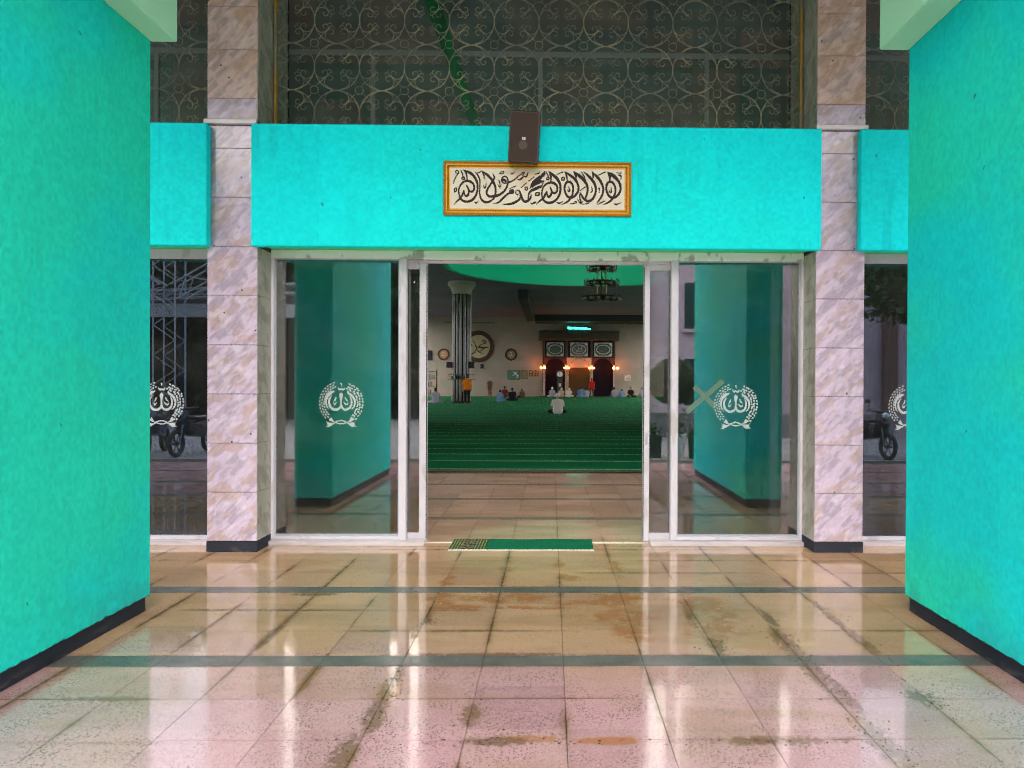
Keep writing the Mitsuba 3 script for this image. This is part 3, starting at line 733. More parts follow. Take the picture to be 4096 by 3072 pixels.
def sheet(rows, ox, oy, k):   # drawing sheet -> sign coordinates
    fxm = (SX1 - SX0) / (2524.0 - 1772.5)
    out = []
    for x, y, w in rows:
        X, Yp = ox + x * k, oy + y * k
        out.append((SX0 + (X - 1772.5) * fxm, SZ1 - (Yp - 644.5 - (X - 1772.5) * .0085) * fxm, w * k * fxm))
    return out


def stroke_m(rows):
    return stroke([(x * 1e4, z * 1e4, w * 1e4) for x, z, w in rows])


for r_ in SA: geo.append(stroke_m(sheet(r_, 1780, 650, 380 / 2212)))
for r_ in SB: geo.append(stroke_m(sheet(r_, 2130, 650, 410 / 2212)))
ltr = extrude(unary_union(geo).simplify(4), 25); ltr.apply_scale(1e-4)
k = put(t + '__lettering', upright(ltr, 6.2515), 'ink'); labels[k] = {'label': 'dark brown Arabic calligraphy lettering'}

# ================================================================== PRAYER MAT
t = thing('prayer_mat', 'small green prayer mat lying across the open doorway', 'mat')
def rug(x0, x1, y0, y1, nx, seed):
    gx, gy = np.linspace(x0, x1, nx), np.linspace(y0, y1, 14)
    X, Y = np.meshgrid(gx, gy)
    P = np.stack([X * 4, Y * 4, 0 * X + seed], -1)
    Z = .009 + .004 * mikit.meshkit.noise(P)
    X2 = X + (Y - 6.64) * .02 * (X > .0); top = np.stack([X2, Y + .006 * np.sin(X * 7), Z], -1).reshape(-1, 3)
    bot = top - [0, 0, .007]
    v = np.vstack([top, bot]); n = len(top); f = []
    for j in range(13):
        for i in range(nx - 1):
            q = j * nx + i
            f += [[q, q + 1, q + nx + 1], [q, q + nx + 1, q + nx], [n + q, n + q + nx + 1, n + q + 1], [n + q, n + q + nx, n + q + nx + 1]]
    edge = [j * nx for j in range(14)][::-1] + list(range(nx)) + [j * nx + nx - 1 for j in range(1, 14)] + [13 * nx + i for i in range(nx - 2, 0, -1)]
    for a_, b_ in zip(edge, edge[1:] + edge[:1]): f += [[a_, n + a_, n + b_], [a_, n + b_, b_]]
    m = trimesh.Trimesh(v, f, process=False); return m


put(t + '__field', rug(-.531, .366, 6.445, 6.850, 40, 1.0), 'mat_green', smooth=40)
put(t + '__patterned_band', rug(-.842, -.533, 6.445, 6.852, 16, 2.0), 'mat_band', smooth=40)
put(t + '__fringe', cat([box(-.845, .366, 6.424, 6.443, .001, .006)] + [box(-.845 + .0101 * i, -.845 + .0101 * i + .006, 6.414, 6.4235, .001, .004) for i in range(120)]), 'fringe')

# ================================================================== THE PRAYER HALL
t = thing('carpet', 'wide dark green prayer carpet with pale row lines covering the hall floor', 'carpet')
put(t + '__pile', box(-20.4, 25.4, 12.16, 79.9, -.002, .016), 'carpet_pile')
put(t + '__hem', box(-20.4, 25.4, 12.09, 12.159, -.002, .018), 'carpet_hem')
HY, CZ = 80.0, 8.2
put('wall_back', box(-21, 26, HY, HY + .3, 0, CZ), 'hall_wall'); tag('wall_back', 'tiled far wall of the prayer hall', kind='structure')
for nm, x0, x1 in (('wall_left', -21.0, -20.5), ('wall_right', 25.5, 26.0)):
    parts = [box(x0, x1, 7.3, HY, 7.4, CZ), box(x0, x1, 7.3, HY, 0, .5)]
    y = 7.3
    while y < HY - 1:
        parts.append(box(x0, x1, y, min(y + 1.0, HY), .5, 7.4)); y += 5.2
    put(nm, cat(parts), 'hall_side'); tag(nm, f'{nm[5:]} side wall of the prayer hall with open bays', kind='structure')
for nm, x0, x1 in (('added_inner_wall', -4.75, -4.6), ('added_inner_wall', 3.95, 4.1)):
    k = fresh(nm); put(k, box(x0, x1, 7.31, 27, 0, CZ - .001), 'partition'); tag(k, ('left' if x0 < 0 else 'right') + ' added partition wall hiding the bright side bays of the hall', kind='structure')  # added to keep bright side bays from showing through the glass
DX, DY, DR = 2.5, 45.1, 8.45
hole = sbox(-21, 6.4, 26, HY + .3).difference(Point(DX, DY).buffer(DR, 64))
for yy in (28, 41, 54, 67):      # unseen roof openings added over aisles and vestibule to light the hall
    hole = hole.difference(sbox(-19.5, yy, -14.5, yy + 10)).difference(sbox(12.5, yy, 24.5, yy + 10))
hole = hole.difference(sbox(-4.4, 8.2, 3.7, 11.8))
m_ = extrude(hole, .35); m_.apply_translation([0, 0, CZ])
ck = put('ceiling_001', m_, 'hall_ceiling'); tag(ck, 'dark grey ceiling of the prayer hall with a round dome opening', kind='structure')
put(ck + '__beam', box(-2.4, -1.7, 56.5, 76.9, 7.55, CZ - .001), 'ceiling_dark'); put(ck + '__beam', box(-1.6, 20, 77, HY - .01, 7.55, CZ - .001), 'ceiling_dark')
put(ck + '__beam', box(-20, 25, 31, 32, 7.7, CZ - .001), 'ceiling_dark')
t = thing('dome', 'green painted inside of the dome above the prayer hall', 'dome')
def annulus(r0, r1, z0, z1, a0=0, a1=360, n=64):
    aa = np.radians(np.linspace(a0, a1, n))
    poly = Polygon(np.vstack([np.stack([r1 * np.cos(aa), r1 * np.sin(aa)], 1), np.stack([r0 * np.cos(aa), r0 * np.sin(aa)], 1)[::-1]])).buffer(0)
    m = extrude(poly, z1 - z0); m.apply_translation([DX, DY, z0]); return m
dr_ = cat([annulus(DR, DR + .3, CZ + .351, 10.6, 0, 180), annulus(DR, DR + .3, CZ + .351, 10.6, 180, 360)])
put(t + '__drum', dr_, 'dome_paint', smooth=30)
put(t + '__lip', lathe([(DR - .05, CZ - .08), (DR + .25, CZ - .08), (DR + .25, CZ - .002), (DR - .002, CZ - .002), (DR - .002, CZ + .35), (DR - .05, CZ + .35), (DR - .05, CZ - .08)], 96, (DX, DY, 0)), 'dome_paint', smooth=30)
put(t + '__upper_drum', annulus(DR, DR + .3, 10.601, 12.6, -20, 200), 'dome_paint', smooth=30)
for i in range(7): put(t + '__window_pier', annulus(DR, DR + .3, 10.601, 12.6, 202 + i * 22.5, 202 + i * 22.5 + 7, 6), 'dome_paint')
put(t + '__shell', lathe([(DR * math.cos(a), 12.61 + DR * .8 * math.sin(a)) for a in np.linspace(0, math.pi / 2, 20)] + [((DR + .3) * math.cos(a), 12.61 + (DR + .3) * .8 * math.sin(a)) for a in np.linspace(math.pi / 2, 0, 20)] + [(DR, 12.61)], 48, (DX, DY, 0)), 'dome_paint', smooth=40)
lampspots = [(-6.3, 47.5), (.26, 63), (.15, 69), (2.9, 56), (5.3, 68.5), (5.4, 63.2), (-6.3, 66)]
for i, (x, y) in enumerate(lampspots):
    k = fresh('ceiling_lamp'); put(k, lathe([(0, CZ - .10), (.09, CZ - .09), (.12, CZ - .05), (.12, CZ - .001), (0, CZ - .001)], 16, (x, y, 0)), 'lamp_glass', smooth=40)
    tag(k, 'pale round ceiling lamp ' + ('just left of the column capital', 'right of the dark ceiling beam, nearer the dome', 'right of the dark ceiling beam, nearer the niche', 'between the dome rim and the chandelier', 'above the right end of the niche, nearer the wall', 'above the right end of the niche, nearer the dome', 'left of the dark ceiling beam, past the column')[i], 'lamp', 'round lamps on the hall ceiling')

# column
t = thing('column', 'tall dark fluted column with flared capital inside the hall', 'column')
CX, CY = -6.04, 52.6
put(t + '__shaft', lathe([(0, .0), (.50, .0), (.50, 7.37), (0, 7.37)], 32, (CX, CY, 0)), 'column_dark', smooth=40)
for i in range(14):
    a = (i + .5) * 2 * math.pi / 14
    put(t + '__flute', tube([(CX + .535 * math.cos(a), CY + .535 * math.sin(a), .16), (CX + .535 * math.cos(a), CY + .535 * math.sin(a), 7.36)], .075, 8), 'column_flute', smooth=60)
for s in (-1, 1): put(t + '__trim', tube([(CX + s * .63, CY - .05, .1), (CX + s * .63, CY - .05, 7.36)], .02, 6), 'column_trim')
put(t + '__base', lathe([(0, .016), (.66, .016), (.66, .12), (.6, .16), (0, .16)], 32, (CX, CY, 0)), 'column_dark')
put(t + '__capital', lathe([(0, 7.371), (.63, 7.371), (.66, 7.5), (.72, 7.7), (.88, 7.92), (.94, 7.95), (.94, CZ - .002), (0, CZ - .002)], 32, (CX, CY, 0)), 'capital_stone', smooth=40)
t = thing('column_shelf', 'dark ring shelf with small things around the fluted column', 'shelf')
for z in (1.60, 1.95): put(t + '__board', lathe([(.665, z), (.96, z), (.96, z + .035), (.665, z + .035), (.665, z)], 24, (CX, CY, 0)), 'dark_wood')
for i in range(8):
    a = (i + .5) * math.pi / 4
    put(t + '__post', tube([(CX + .93 * math.cos(a), CY + .93 * math.sin(a), 1.636), (CX + .93 * math.cos(a), CY + .93 * math.sin(a), 1.949)], .018, 6), 'brass')
for i, (dx, w, h, mm) in enumerate(((-.55, .16, .2, 'panel_green'), (-.2, .22, .25, 'black_plastic'), (.12, .12, .18, 'bike_blue'), (.38, .2, .22, 'dark_wood'))):
    yy = CY - math.sqrt(.82 ** 2 - dx * dx)
    put(t + '__stored_box', cbox(CX + dx - w / 2, CX + dx + w / 2, yy - .05, yy + .08, 1.636, 1.636 + h, .01), mm)


def speaker(name, x0, x1, y, z0, z1, label, dep=.3):
    t = thing('wall_speaker', label, 'loudspeaker')
    put(t + '__cabinet', cbox(x0, x1, y - dep, y, z0, z1, .02), 'black_plastic')
    put(t + '__grille', cbox(x0 + .03, x1 - .03, y - dep - .012, y - dep - .001, z0 + .03, z1 - .03, .004), 'rubber')
    return t


speaker('s', -7.03, -6.68, 52.6, 2.40, 2.79, 'black loudspeaker on the left side of the fluted column')
speaker('s', -5.50, -5.17, 52.6, 2.37, 2.82, 'black loudspeaker on the right side of the fluted column')
speaker('s', -7.24, -6.94, HY - .001, 2.88, 3.30, 'small black loudspeaker on the far wall under the large medallion')
speaker('s', -12.75, -12.25, HY - .001, 3.71, 4.70, 'tall black loudspeaker on the far wall at the left edge of the doorway')
put('curtain_rod', tube([(-10.9, HY - .08, 7.57), (-5.6, HY - .08, 7.57)], .035, 6), 'dark_wood'); tag('curtain_rod', 'thin dark horizontal rod high on the far wall behind the column', 'rod')


def disc(x, z, R, r, label, scallop, rim, face):
    t = thing('wall_medallion', label, 'medallion')
    aa = np.linspace(0, 2 * math.pi, 241)[:-1]
    rr = R * (1 + (.03 * np.abs(np.sin(aa * 15)) if scallop else 0))
    ring = Polygon(np.stack([rr * np.cos(aa), rr * np.sin(aa)], 1)).difference(Point(0, 0).buffer(r, 32))
    m = extrude(ring, .14); m.apply_translation([x, z, .002]); put(t + '__rim', upright(m, HY), rim)
    m = extrude(Point(0, 0).buffer(r - .004, 32), .06); m.apply_translation([x, z, .002]); put(t + '__face', upright(m, HY), face)
    return t


big = disc(-7.46, 5.13, 1.60, 1.20, 'large round cream medallion with Arabic script and scalloped brown rim', True, 'rim_brown', 'disc_cream')
k_ = 490 / 2212 * HY / F
strokes = [[(920,375,8),(955,460,16),(978,520,16),(1015,570,16),(1085,602,8)], [(978,515,14),(935,580,18),(885,612,16),(800,615,14),(760,580,8)], [(1130,400,10),(1085,395,14),(1100,362,14),(1140,385,14),(1125,420,14),(1060,440,14),(1000,492,14)],
           [(1000,492,18),(1090,496,24),(1180,490,12)], [(1180,490,10),(1100,512,16),(1040,558,10)], [(860,470,10),(880,440,16),(890,470,10)], [(870,500,12),(845,510,12)]]
gg = unary_union([stroke([((x - 1005) * k_ * 100, (478 - z) * k_ * 100, w * 1.25 * k_ * 100) for x, z, w in s]) for s in strokes])
m = extrude(gg, 2.0); m.apply_scale(.01); m.apply_translation([-7.46, 5.13, .063]); put(big + '__lettering', upright(m, HY), 'niche_brown')
for x, z, R, r, lb, ri, fa in ((-11.03, 4.31, .60, .45, 'small round copper coloured medallion left of the fluted column', 'rim_brown', 'disc_copper'), (-4.10, 4.32, .62, .44, 'small round bronze medallion between the large medallion and the prayer niche', 'rim_brown', 'disc_bronze')):
    q = disc(x, z, R, r, lb, False, ri, fa)
    gg = unary_union([stroke([(a_ * 1000 * r, b_ * 1000 * r, w * 1000 * r) for a_, b_, w in s]) for s in ([(-.5, .1, .08), (-.3, -.25, .1), (.2, -.3, .1), (.5, .1, .06)], [(.05, .6, .06), (.08, .1, .1), (.02, -.2, .05)], [(-.4, .4, .06), (-.15, .25, .08), (-.25, .55, .05)])])
    m = extrude(gg, 20); m.apply_scale(.001); m.apply_translation([x, z, .063]); put(q + '__lettering', upright(m, HY), 'cream_board')


def frame(name, label, catg, x0, x1, z0, z1, edge, face, w=.05, extra=None):
    t = thing(name, label, catg)
    put(t + '__frame', cat([box(x0, x1, HY - .05, HY - .001, z0, z0 + w), box(x0, x1, HY - .05, HY - .001, z1 - w, z1), box(x0, x0 + w, HY - .05, HY - .001, z0 + w + .001, z1 - w - .001), box(x1 - w, x1, HY - .05, HY - .001, z0 + w + .001, z1 - w - .001)]), edge)
    put(t + '__panel', box(x0 + w + .001, x1 - w - .001, HY - .03, HY - .001, z0 + w + .001, z1 - w - .001), face)
    return t


t = frame('notice_board', 'green notice board with white brush script on the far wall', 'board', -4.46, -3.14, 1.73, 2.70, 'panel_green', 'board_green')
m = extrude(unary_union([stroke([(x * 1000, z * 1000, w * 1000) for x, z, w in s]) for s in ([(-3.85, 2.60, .05), (-3.68, 2.40, .09), (-3.5, 2.22, .09), (-3.3, 2.12, .05)], [(-3.9, 2.15, .05), (-3.75, 2.25, .07), (-3.72, 2.45, .04)], [(-3.6, 2.5, .05), (-3.5, 2.42, .06)], [(-3.55, 2.0, .05), (-3.38, 2.0, .06)])]), 8); m.apply_scale(.001); m.apply_translation([0, 0, .031]); put(t + '__script', upright(m, HY), 'white_paint')
frame('notice_board', 'plain tan notice board beside the green board on the far wall', 'board', -3.0, -2.4, 1.84, 2.71, 'dark_wood', 'board_tan')
t = frame('picture_frame', 'brown framed grid of six small pictures left of the prayer niche', 'picture', -2.23, -1.26, 2.10, 2.70, 'red_wood', 'board_tan', .06)
for i in range(2): put(t + '__bar', box(-1.94 + .33 * i, -1.88 + .33 * i, HY - .05, HY - .031, 2.165, 2.635), 'red_wood')
put(t + '__bar', box(-2.165, -1.325, HY - .049, HY - .0315, 2.37, 2.42), 'red_wood')
t = frame('small_wall_sign', 'small pale sign with dark rows on the wall right of the niche', 'sign', 7.62, 8.28, 1.68, 2.30, 'hall_side', 'cream_board', .03)
for i, (a_, b_) in enumerate(((7.7, 7.9), (8.0, 8.2), (7.78, 8.15), (7.72, 8.18))): put(t + '__row', box(a_, b_, HY - .036, HY - .0305, 2.18 - .13 * i, 2.23 - .13 * i), 'dark_wood')

# prayer niche
t = thing('prayer_niche', 'dark carved prayer niche with three arches, framed panels and heavy cornice', 'niche')
NY = 79.4
put(t + '__cornice', cbox(-1.22, 7.02, NY - .25, HY - .002, 5.77, 6.78, .05), 'dark_wood')
put(t + '__cornice_moulding', cbox(-1.12, 6.92, NY - .32, NY - .2505, 5.9, 6.62, .03), 'dark_wood')
put(t + '__backing', box(-.83, 6.60, NY + .25, HY - .002, .017, 5.765), 'deep_dark')
put(t + '__panel_field', box(-.83, 6.60, NY + .05, NY + .249, 4.02, 5.765), 'deep_dark')
AR = [(-.52, 1.42), (1.84, 4.0), (4.36, 6.36)]
for i, (a_, b_) in enumerate(AR):
    c_, r_ = (a_ + b_) / 2, (b_ - a_) / 2
    outer = sbox(a_ - .2, .02, b_ + .2, 4.02)
    arch = sbox(a_, -.1, b_, 3.95 - r_).union(Point(c_, 3.95 - r_).buffer(r_, 32))
    m = extrude(outer.difference(arch), .2); put(t + '__arch', upright(m, NY + .24), 'red_wood' if i != 1 else 'pilaster_stone')
    m = extrude(arch.intersection(sbox(-5, .02, 9, 9)).buffer(-.003), .05); put(t + '__recess', upright(m, NY + .2495), ('deep_dark', 'niche_brown', 'deep_dark')[i])
    if i == 1: m = extrude(Point(c_, 3.95 - r_).buffer(r_ - .03, 32).intersection(sbox(0, 3.0, 9, 9)), .04); put(t + '__tympanum', upright(m, NY + .198), 'pilaster_stone')
PN = [(-.42, 1.32), (1.97, 3.79), (4.46, 6.28)]
for i, (a_, b_) in enumerate(PN):
    c_, w_, h_ = (a_ + b_) / 2, (b_ - a_) / 2, .70
    zc = 4.86
    fr_ = sbox(c_ - w_, zc - h_, c_ + w_, zc + h_)
    ov = Polygon([(c_ + w_ * .80 * math.cos(q), zc + h_ * .70 * math.sin(q)) for q in np.linspace(0, 2 * math.pi, 60)])
    ov2 = Polygon([(c_ + w_ * .70 * math.cos(q), zc + h_ * .60 * math.sin(q)) for q in np.linspace(0, 2 * math.pi, 60)])
    p = put(t + '__framed_panel', upright(extrude(fr_.buffer(-.001), .02), NY + .048), ('panel_green', 'panel_grey', 'panel_green')[i])
    put(p + '__border', upright(extrude(fr_.difference(fr_.buffer(-.07)), .04), NY + .027), 'silver')
    put(p + '__oval', upright(extrude(ov.difference(ov2), .035), NY + .027), 'silver')
    crn = unary_union([Polygon([(c_ + sx * (w_ - .08), zc + sz * (h_ - .08)), (c_ + sx * (w_ - .42), zc + sz * (h_ - .08)), (c_ + sx * (w_ - .08), zc + sz * (h_ - .36))]) for sx in (-1, 1) for sz in (-1, 1)])
    put(p + '__corner_ornament', upright(extrude(crn.difference(ov), .03), NY + .0265), 'silver')
    m = extrude(unary_union([stroke([((c_ + x * w_) * 1000, (zc + z * h_) * 1000, wd * 1000) for x, z, wd in s]) for s in ([(-.5, .1, .05), (-.2, -.15, .08), (.1, .1, .06), (.4, -.1, .07)], [(-.1, .4, .05), (-.05, 0, .07)], [(.25, .35, .05), (.3, .05, .06)], [(-.4, -.25, .05), (.3, -.3, .06)])]), 12); m.apply_scale(.001); put(p + '__lettering', upright(m, NY + .0265), 'panel_grey' if i != 1 else 'silver')
for i, (a_, b_) in enumerate(((-.82, -.54), (1.43, 1.83), (4.01, 4.35), (6.37, 6.59))):
    put(t + '__pilaster', cbox(a_ + .03, b_ - .03, NY - .14, NY + .03, .017, 3.3, .03), 'pilaster_stone')
    put(t + '__upper_post', cbox(a_ + .06, b_ - .06, NY - .08, NY + .02, 4.05, 5.76, .03), 'dark_wood')
put(t + '__step', cbox(-1.1, 7.1, 78.2, 79.2, .017, .10, .02), 'dark_wood')
for i, x in enumerate((-.79, 1.63, 4.17, 6.62)):
    k = thing('wall_sconce', ('twin lamp glowing on the pilaster at the left end of the prayer niche', 'twin lamp glowing between the left and middle arch of the niche', 'twin lamp glowing between the middle and right arch of the niche', 'twin lamp glowing at the right end of the prayer niche')[i], 'lamp')
    put(k + '__bracket', box(x - .2, x + .2, NY - .40, NY - .142, 2.80, 2.84), 'bulb_red')
    for s in (-1, 1):
        scene[f'{k}__bulb' + ('' if s < 0 else '_001')] = {**mikit.ply(lathe([(0, -.10), (.07, -.08), (.12, 0), (.07, .09), (0, .10)], 10, (x + s * .19, NY - .36, 2.95)), 'bulb_red', smooth=True), 'emitter': {'type': 'area', 'radiance': rgb(3.4, .95, .22)}}
t = thing('standing_clock', 'standing clock with round white dial in the left arch', 'clock')
put(t + '__case', cbox(.68, 1.18, 78.6, 78.9, .10, 1.95, .03), 'dark_wood'); put(t + '__head', cbox(.60, 1.26, 78.58, 78.9, 1.951, 2.70, .05), 'dark_wood')
m = extrude(Point(.925, 2.30).buffer(.27, 24), .03); put(t + '__dial', upright(m, 78.575), 'white_paint')
put(t + '__hand', cat([box(.90, .93, 78.53, 78.543, 2.30, 2.50), box(.93, 1.08, 78.53, 78.543, 2.285, 2.31)]), 'black_plastic')
put(t + '__plate', box(.82, 1.04, 78.58, 78.599, 1.05, 1.40), 'silver')
t = thing('led_sign', 'glowing cyan running text display above the niche cornice', 'sign')
put(t + '__housing', cbox(1.66, 4.16, NY - .10, NY + .06, 6.84, 7.20, .02), 'black_plastic')
segs, x = [], 1.72
while x < 4.08:
    w = rng.uniform(.05, .16)
    top = 7.15 if x < 3.7 else 7.04
    segs.append(box(x, x + w, NY - .112, NY - .1005, 6.89 + rng.choice([0, 0, .05]), top - rng.choice([0, 0, .06]))); x += w + rng.choice([.015, .03])
put(t + '__lit_text', cat(segs), 'white_paint', emitter={'type': 'area', 'radiance': rgb(.01, .75, .5)})

# chandelier
t = thing('chandelier', 'three tier dark metal chandelier hanging under the green dome', 'chandelier')
HX, HYc = 2.74, 42.0
put(t + '__stem', tube([(HX, HYc, 5.85), (HX, HYc, 19.3)], .035, 8), 'chandelier_metal')
for z, R, n in ((6.08, 1.06, 14), (6.88, .95, 12), (7.66, .82, 10)):
    aa = np.linspace(0, 2 * math.pi, 41)[:-1]
    p = put(t + '__tier', cat([tube(np.stack([HX + R * .8 * np.cos(aa), HYc + R * .8 * np.sin(aa), 0 * aa + z], 1), .06, 6, closed=True), lathe([(0, z - .16), (.25, z - .12), (.34, z), (.2, z + .1), (.04, z + .12), (0, z + .12)], 20, (HX, HYc, 0))]), 'chandelier_metal', smooth=50)
    for i in range(n):
        a = 2 * math.pi * i / n
        s = spline([(.3, z - .02), (.55 * R, z - .17), (.9 * R, z - .12), (R, z + .05), (.93 * R, z + .12)], 3)
        put(p + '__arm', tube(np.stack([HX + s[:, 0] * math.cos(a), HYc + s[:, 0] * math.sin(a), s[:, 1]], 1), .03, 5), 'chandelier_metal')
        put(p + '__shade', lathe([(0, -.09), (.06, -.07), (.085, .0), (.06, .05), (0, .06)], 8, (HX + .93 * R * math.cos(a), HYc + .93 * R * math.sin(a), z - .12)), 'lamp_glass', smooth=True)
for i in range(4):
    a = math.pi / 4 + i * math.pi / 2
    put(t + '__rod', tube([(HX + .36 * math.cos(a), HYc + .36 * math.sin(a), 6.2), (HX + .28 * math.cos(a), HYc + .28 * math.sin(a), 7.7)], .022, 5), 'brass')

t = thing('book_rack', 'dark wooden book rack at the left edge of the doorway view', 'rack')
for z in (.45, 1.05, 1.65, 2.25): put(t + '__board', box(-9.75, -8.85, 60, 60.35, z, z + .04), 'dark_wood')
for x in (-9.79, -8.85): put(t + '__post', box(x, x + .04, 60, 60.35, .017, 2.40), 'dark_wood')
for i in range(14):
    z = (.491, 1.091, 1.691)[i % 3]; x = -9.7 + .06 * i
    put(t + '__book', box(x, x + .045, 60.02, 60.25, z, z + rng.uniform(.25, .4)), rng.choice(['red_wood', 'disc_cream', 'board_green', 'cloth_grey']))

# ------------------------------------------------------------------ people
def ball(p, r, n=12): return m3.Manifold.sphere(r, n).translate(tuple(map(float, p)))
def bone(p, r, q, s): return m3.Manifold.batch_hull([ball(p, r), ball(q, s)])
def chain(pts): return sum((bone(pts[i][:3], pts[i][3], pts[i + 1][:3], pts[i + 1][3]) for i in range(len(pts) - 1)), m3.Manifold())


def tm(man, step=.035, taubin=6):
    man = man.refine_to_length(step); q = man.to_mesh()
    m = trimesh.Trimesh(q.vert_properties[:, :3], q.tri_verts, process=True)
    trimesh.smoothing.filter_taubin(m, iterations=taubin)
    return m


def hand(w, d, side):
    """palm and five fingers from wrist w along direction d"""
    d = np.array(d, float) / np.linalg.norm(d); s = np.cross(d, [0, 0, 1.0]); s = s / (np.linalg.norm(s) + 1e-9) * side
    nrm = np.cross(s, d) * side; w = np.array(w)
    o = m3.Manifold.batch_hull([ball(w, .026), ball(w + d * .085 + s * .032, .016), ball(w + d * .085 - s * .032, .016)])
    for k, L in enumerate((.065, .078, .072, .055)):
        b = w + d * .085 + s * (.03 - .02 * k); m_ = b + d * L * .55 - nrm * .008; e = b + d * L - nrm * .025
        o = o + chain([(*b, .0105), (*m_, .0095), (*e, .008)])
    b = w + d * .03 + s * .03; m_ = b + d * .03 + s * .028; e = m_ + d * .03 + s * .006
    return o + chain([(*b, .013), (*m_, .011), (*e, .0095)])


def figure(J):
    """body, shirt, trousers, hair from joints"""
    g = lambda k: np.array(J[k], float)
    hd, nk = g('head'), g('neck')
    f = g('face'); f = f / np.linalg.norm(f); up = hd - nk; up /= np.linalg.norm(up); sd = np.cross(f, up)
    body = m3.Manifold.batch_hull([ball(hd + up * .035, .092), ball(hd - f * .02 + up * .02, .09), ball(hd + f * .03 - up * .085, .045)])
    body = body + ball(hd + f * .098 - up * .02, .016, 8) + ball(hd + f * .085 - up * .035, .02, 8)
    for s in (-1, 1): body = body + ball(hd + sd * s * .09 - up * .01, .022, 8) + ball(hd + f * .084 + sd * s * .034 + up * .018, .014, 8)
    body = body + ball(hd + f * .082 - up * .075, .017, 8)
    body = body + bone(nk - up * .02, .055, hd - up * .06, .05)
    tor = m3.Manifold.batch_hull([ball(g('chest') + sd * s * .11, .10) for s in (-1, 1)] + [ball(nk - up * .06, .07)] + [ball(g('pelvis') + sd * s * .07, .10) for s in (-1, 1)])
    body = body + tor
    shirt = m3.Manifold.batch_hull([ball(g('chest') + sd * s * .12, .115) for s in (-1, 1)] + [ball(nk - up * .055, .075)] + [ball(g('shoulderL'), .062), ball(g('shoulderR'), .062)]) + m3.Manifold.batch_hull([ball(g('chest') + sd * s * .10, .12) for s in (-1, 1)] + [ball(g('pelvis') + sd * s * .085 - up * .03, .128) for s in (-1, 1)])
    trou = m3.Manifold.batch_hull([ball(g('pelvis') + sd * s * .08, .118) for s in (-1, 1)])
    for s, sg in (('L', -1), ('R', 1)):
        sh, el, wr = g('shoulder' + s), g('elbow' + s), g('wrist' + s)
        body = body + chain([(*sh, .055), (*el, .042), (*wr, .03)]) + hand(wr, J['hand' + s], sg)
        mid = sh + (el - sh) * .72
        shirt = shirt + chain([(*sh, .066), (*mid, .064)])
        hp, kn, an, to = g('hip' + s), g('knee' + s), g('ankle' + s), g('toe' + s)
        body = body + chain([(*hp, .08), (*kn, .055), (*an, .038), (*to, .035)])
        trou = trou + chain([(*hp, .098), (*kn, .074), (*(kn + (an - kn) * .9), .06)])
    hair = m3.Manifold.batch_hull([ball(hd + up * .045 - f * .012, .098), ball(hd - f * .04 - up * .01, .085)]) - m3.Manifold.batch_hull([ball(hd + f * .13 - up * .12, .12), ball(hd + f * .18 + up * .03, .10)])
    return [tm(body, .03, 4), tm(shirt, .04), tm(trou, .05), tm(hair, .04, 3)]


stand = dict(pelvis=(0, 0, .95), chest=(0, .01, 1.31), neck=(0, .01, 1.49), head=(0, .03, 1.64), face=(0, 1, -.1), shoulderL=(-.19, 0, 1.42), shoulderR=(.19, 0, 1.42), elbowL=(-.245, -.02, 1.14), elbowR=(.245, -.02, 1.14),
             wristL=(-.24, .09, .90), wristR=(.24, .09, .90), handL=(.05, .2, -1), handR=(-.05, .2, -1), hipL=(-.09, 0, .90), hipR=(.09, 0, .90), kneeL=(-.10, .03, .50), kneeR=(.10, .02, .50), ankleL=(-.10, -.02, .075), ankleR=(.11, -.03, .075), toeL=(-.12, .14, .04), toeR=(.13, .13, .04))
sit = dict(pelvis=(0, 0, .13), chest=(0, .05, .47), neck=(0, .08, .65), head=(0, .13, .79), face=(0, 1, -.35), shoulderL=(-.19, .05, .575), shoulderR=(.19, .05, .575), elbowL=(-.27, .09, .32), elbowR=(.27, .09, .32), wristL=(-.20, .28, .20),
           wristR=(.20, .28, .20), handL=(.4, .7, -.2), handR=(-.4, .7, -.2), hipL=(-.10, .03, .125), hipR=(.10, .03, .125), kneeL=(-.36, .32, .11), kneeR=(.36, .32, .11), ankleL=(.06, .40, .075), ankleR=(-.06, .34, .085), toeL=(.17, .38, .06), toeR=(-.17, .33, .06))
lean = {**sit, 'head': (.03, .22, .70), 'neck': (.01, .15, .60), 'chest': (0, .09, .43), 'face': (.1, 1, -.9), 'shoulderL': (-.19, .10, .53), 'shoulderR': (.19, .10, .53)}
FIG = {}
for nm, J in (('stand', stand), ('sit', sit), ('lean', lean)):
    FIG[nm] = [mikit.ply(q, 'skin', smooth=True) for q in figure(J)]


def person(label, pose, x, y, rot, shirt, trousers, s=1.0, hair='hair', z=.016):
    t = thing('person', label, 'person')
    M = T().translate([x, y, z]).rotate([0, 0, 1], rot).scale(s)
    b, sh, tr, h = FIG[pose]
    put(t + '__body', b, 'skin', to=M); put(t + '__shirt', sh, shirt, to=M); put(t + '__trousers', tr, trousers, to=M); put(t + '__hair' if hair == 'hair' else t + '__cap', h, hair, to=M)


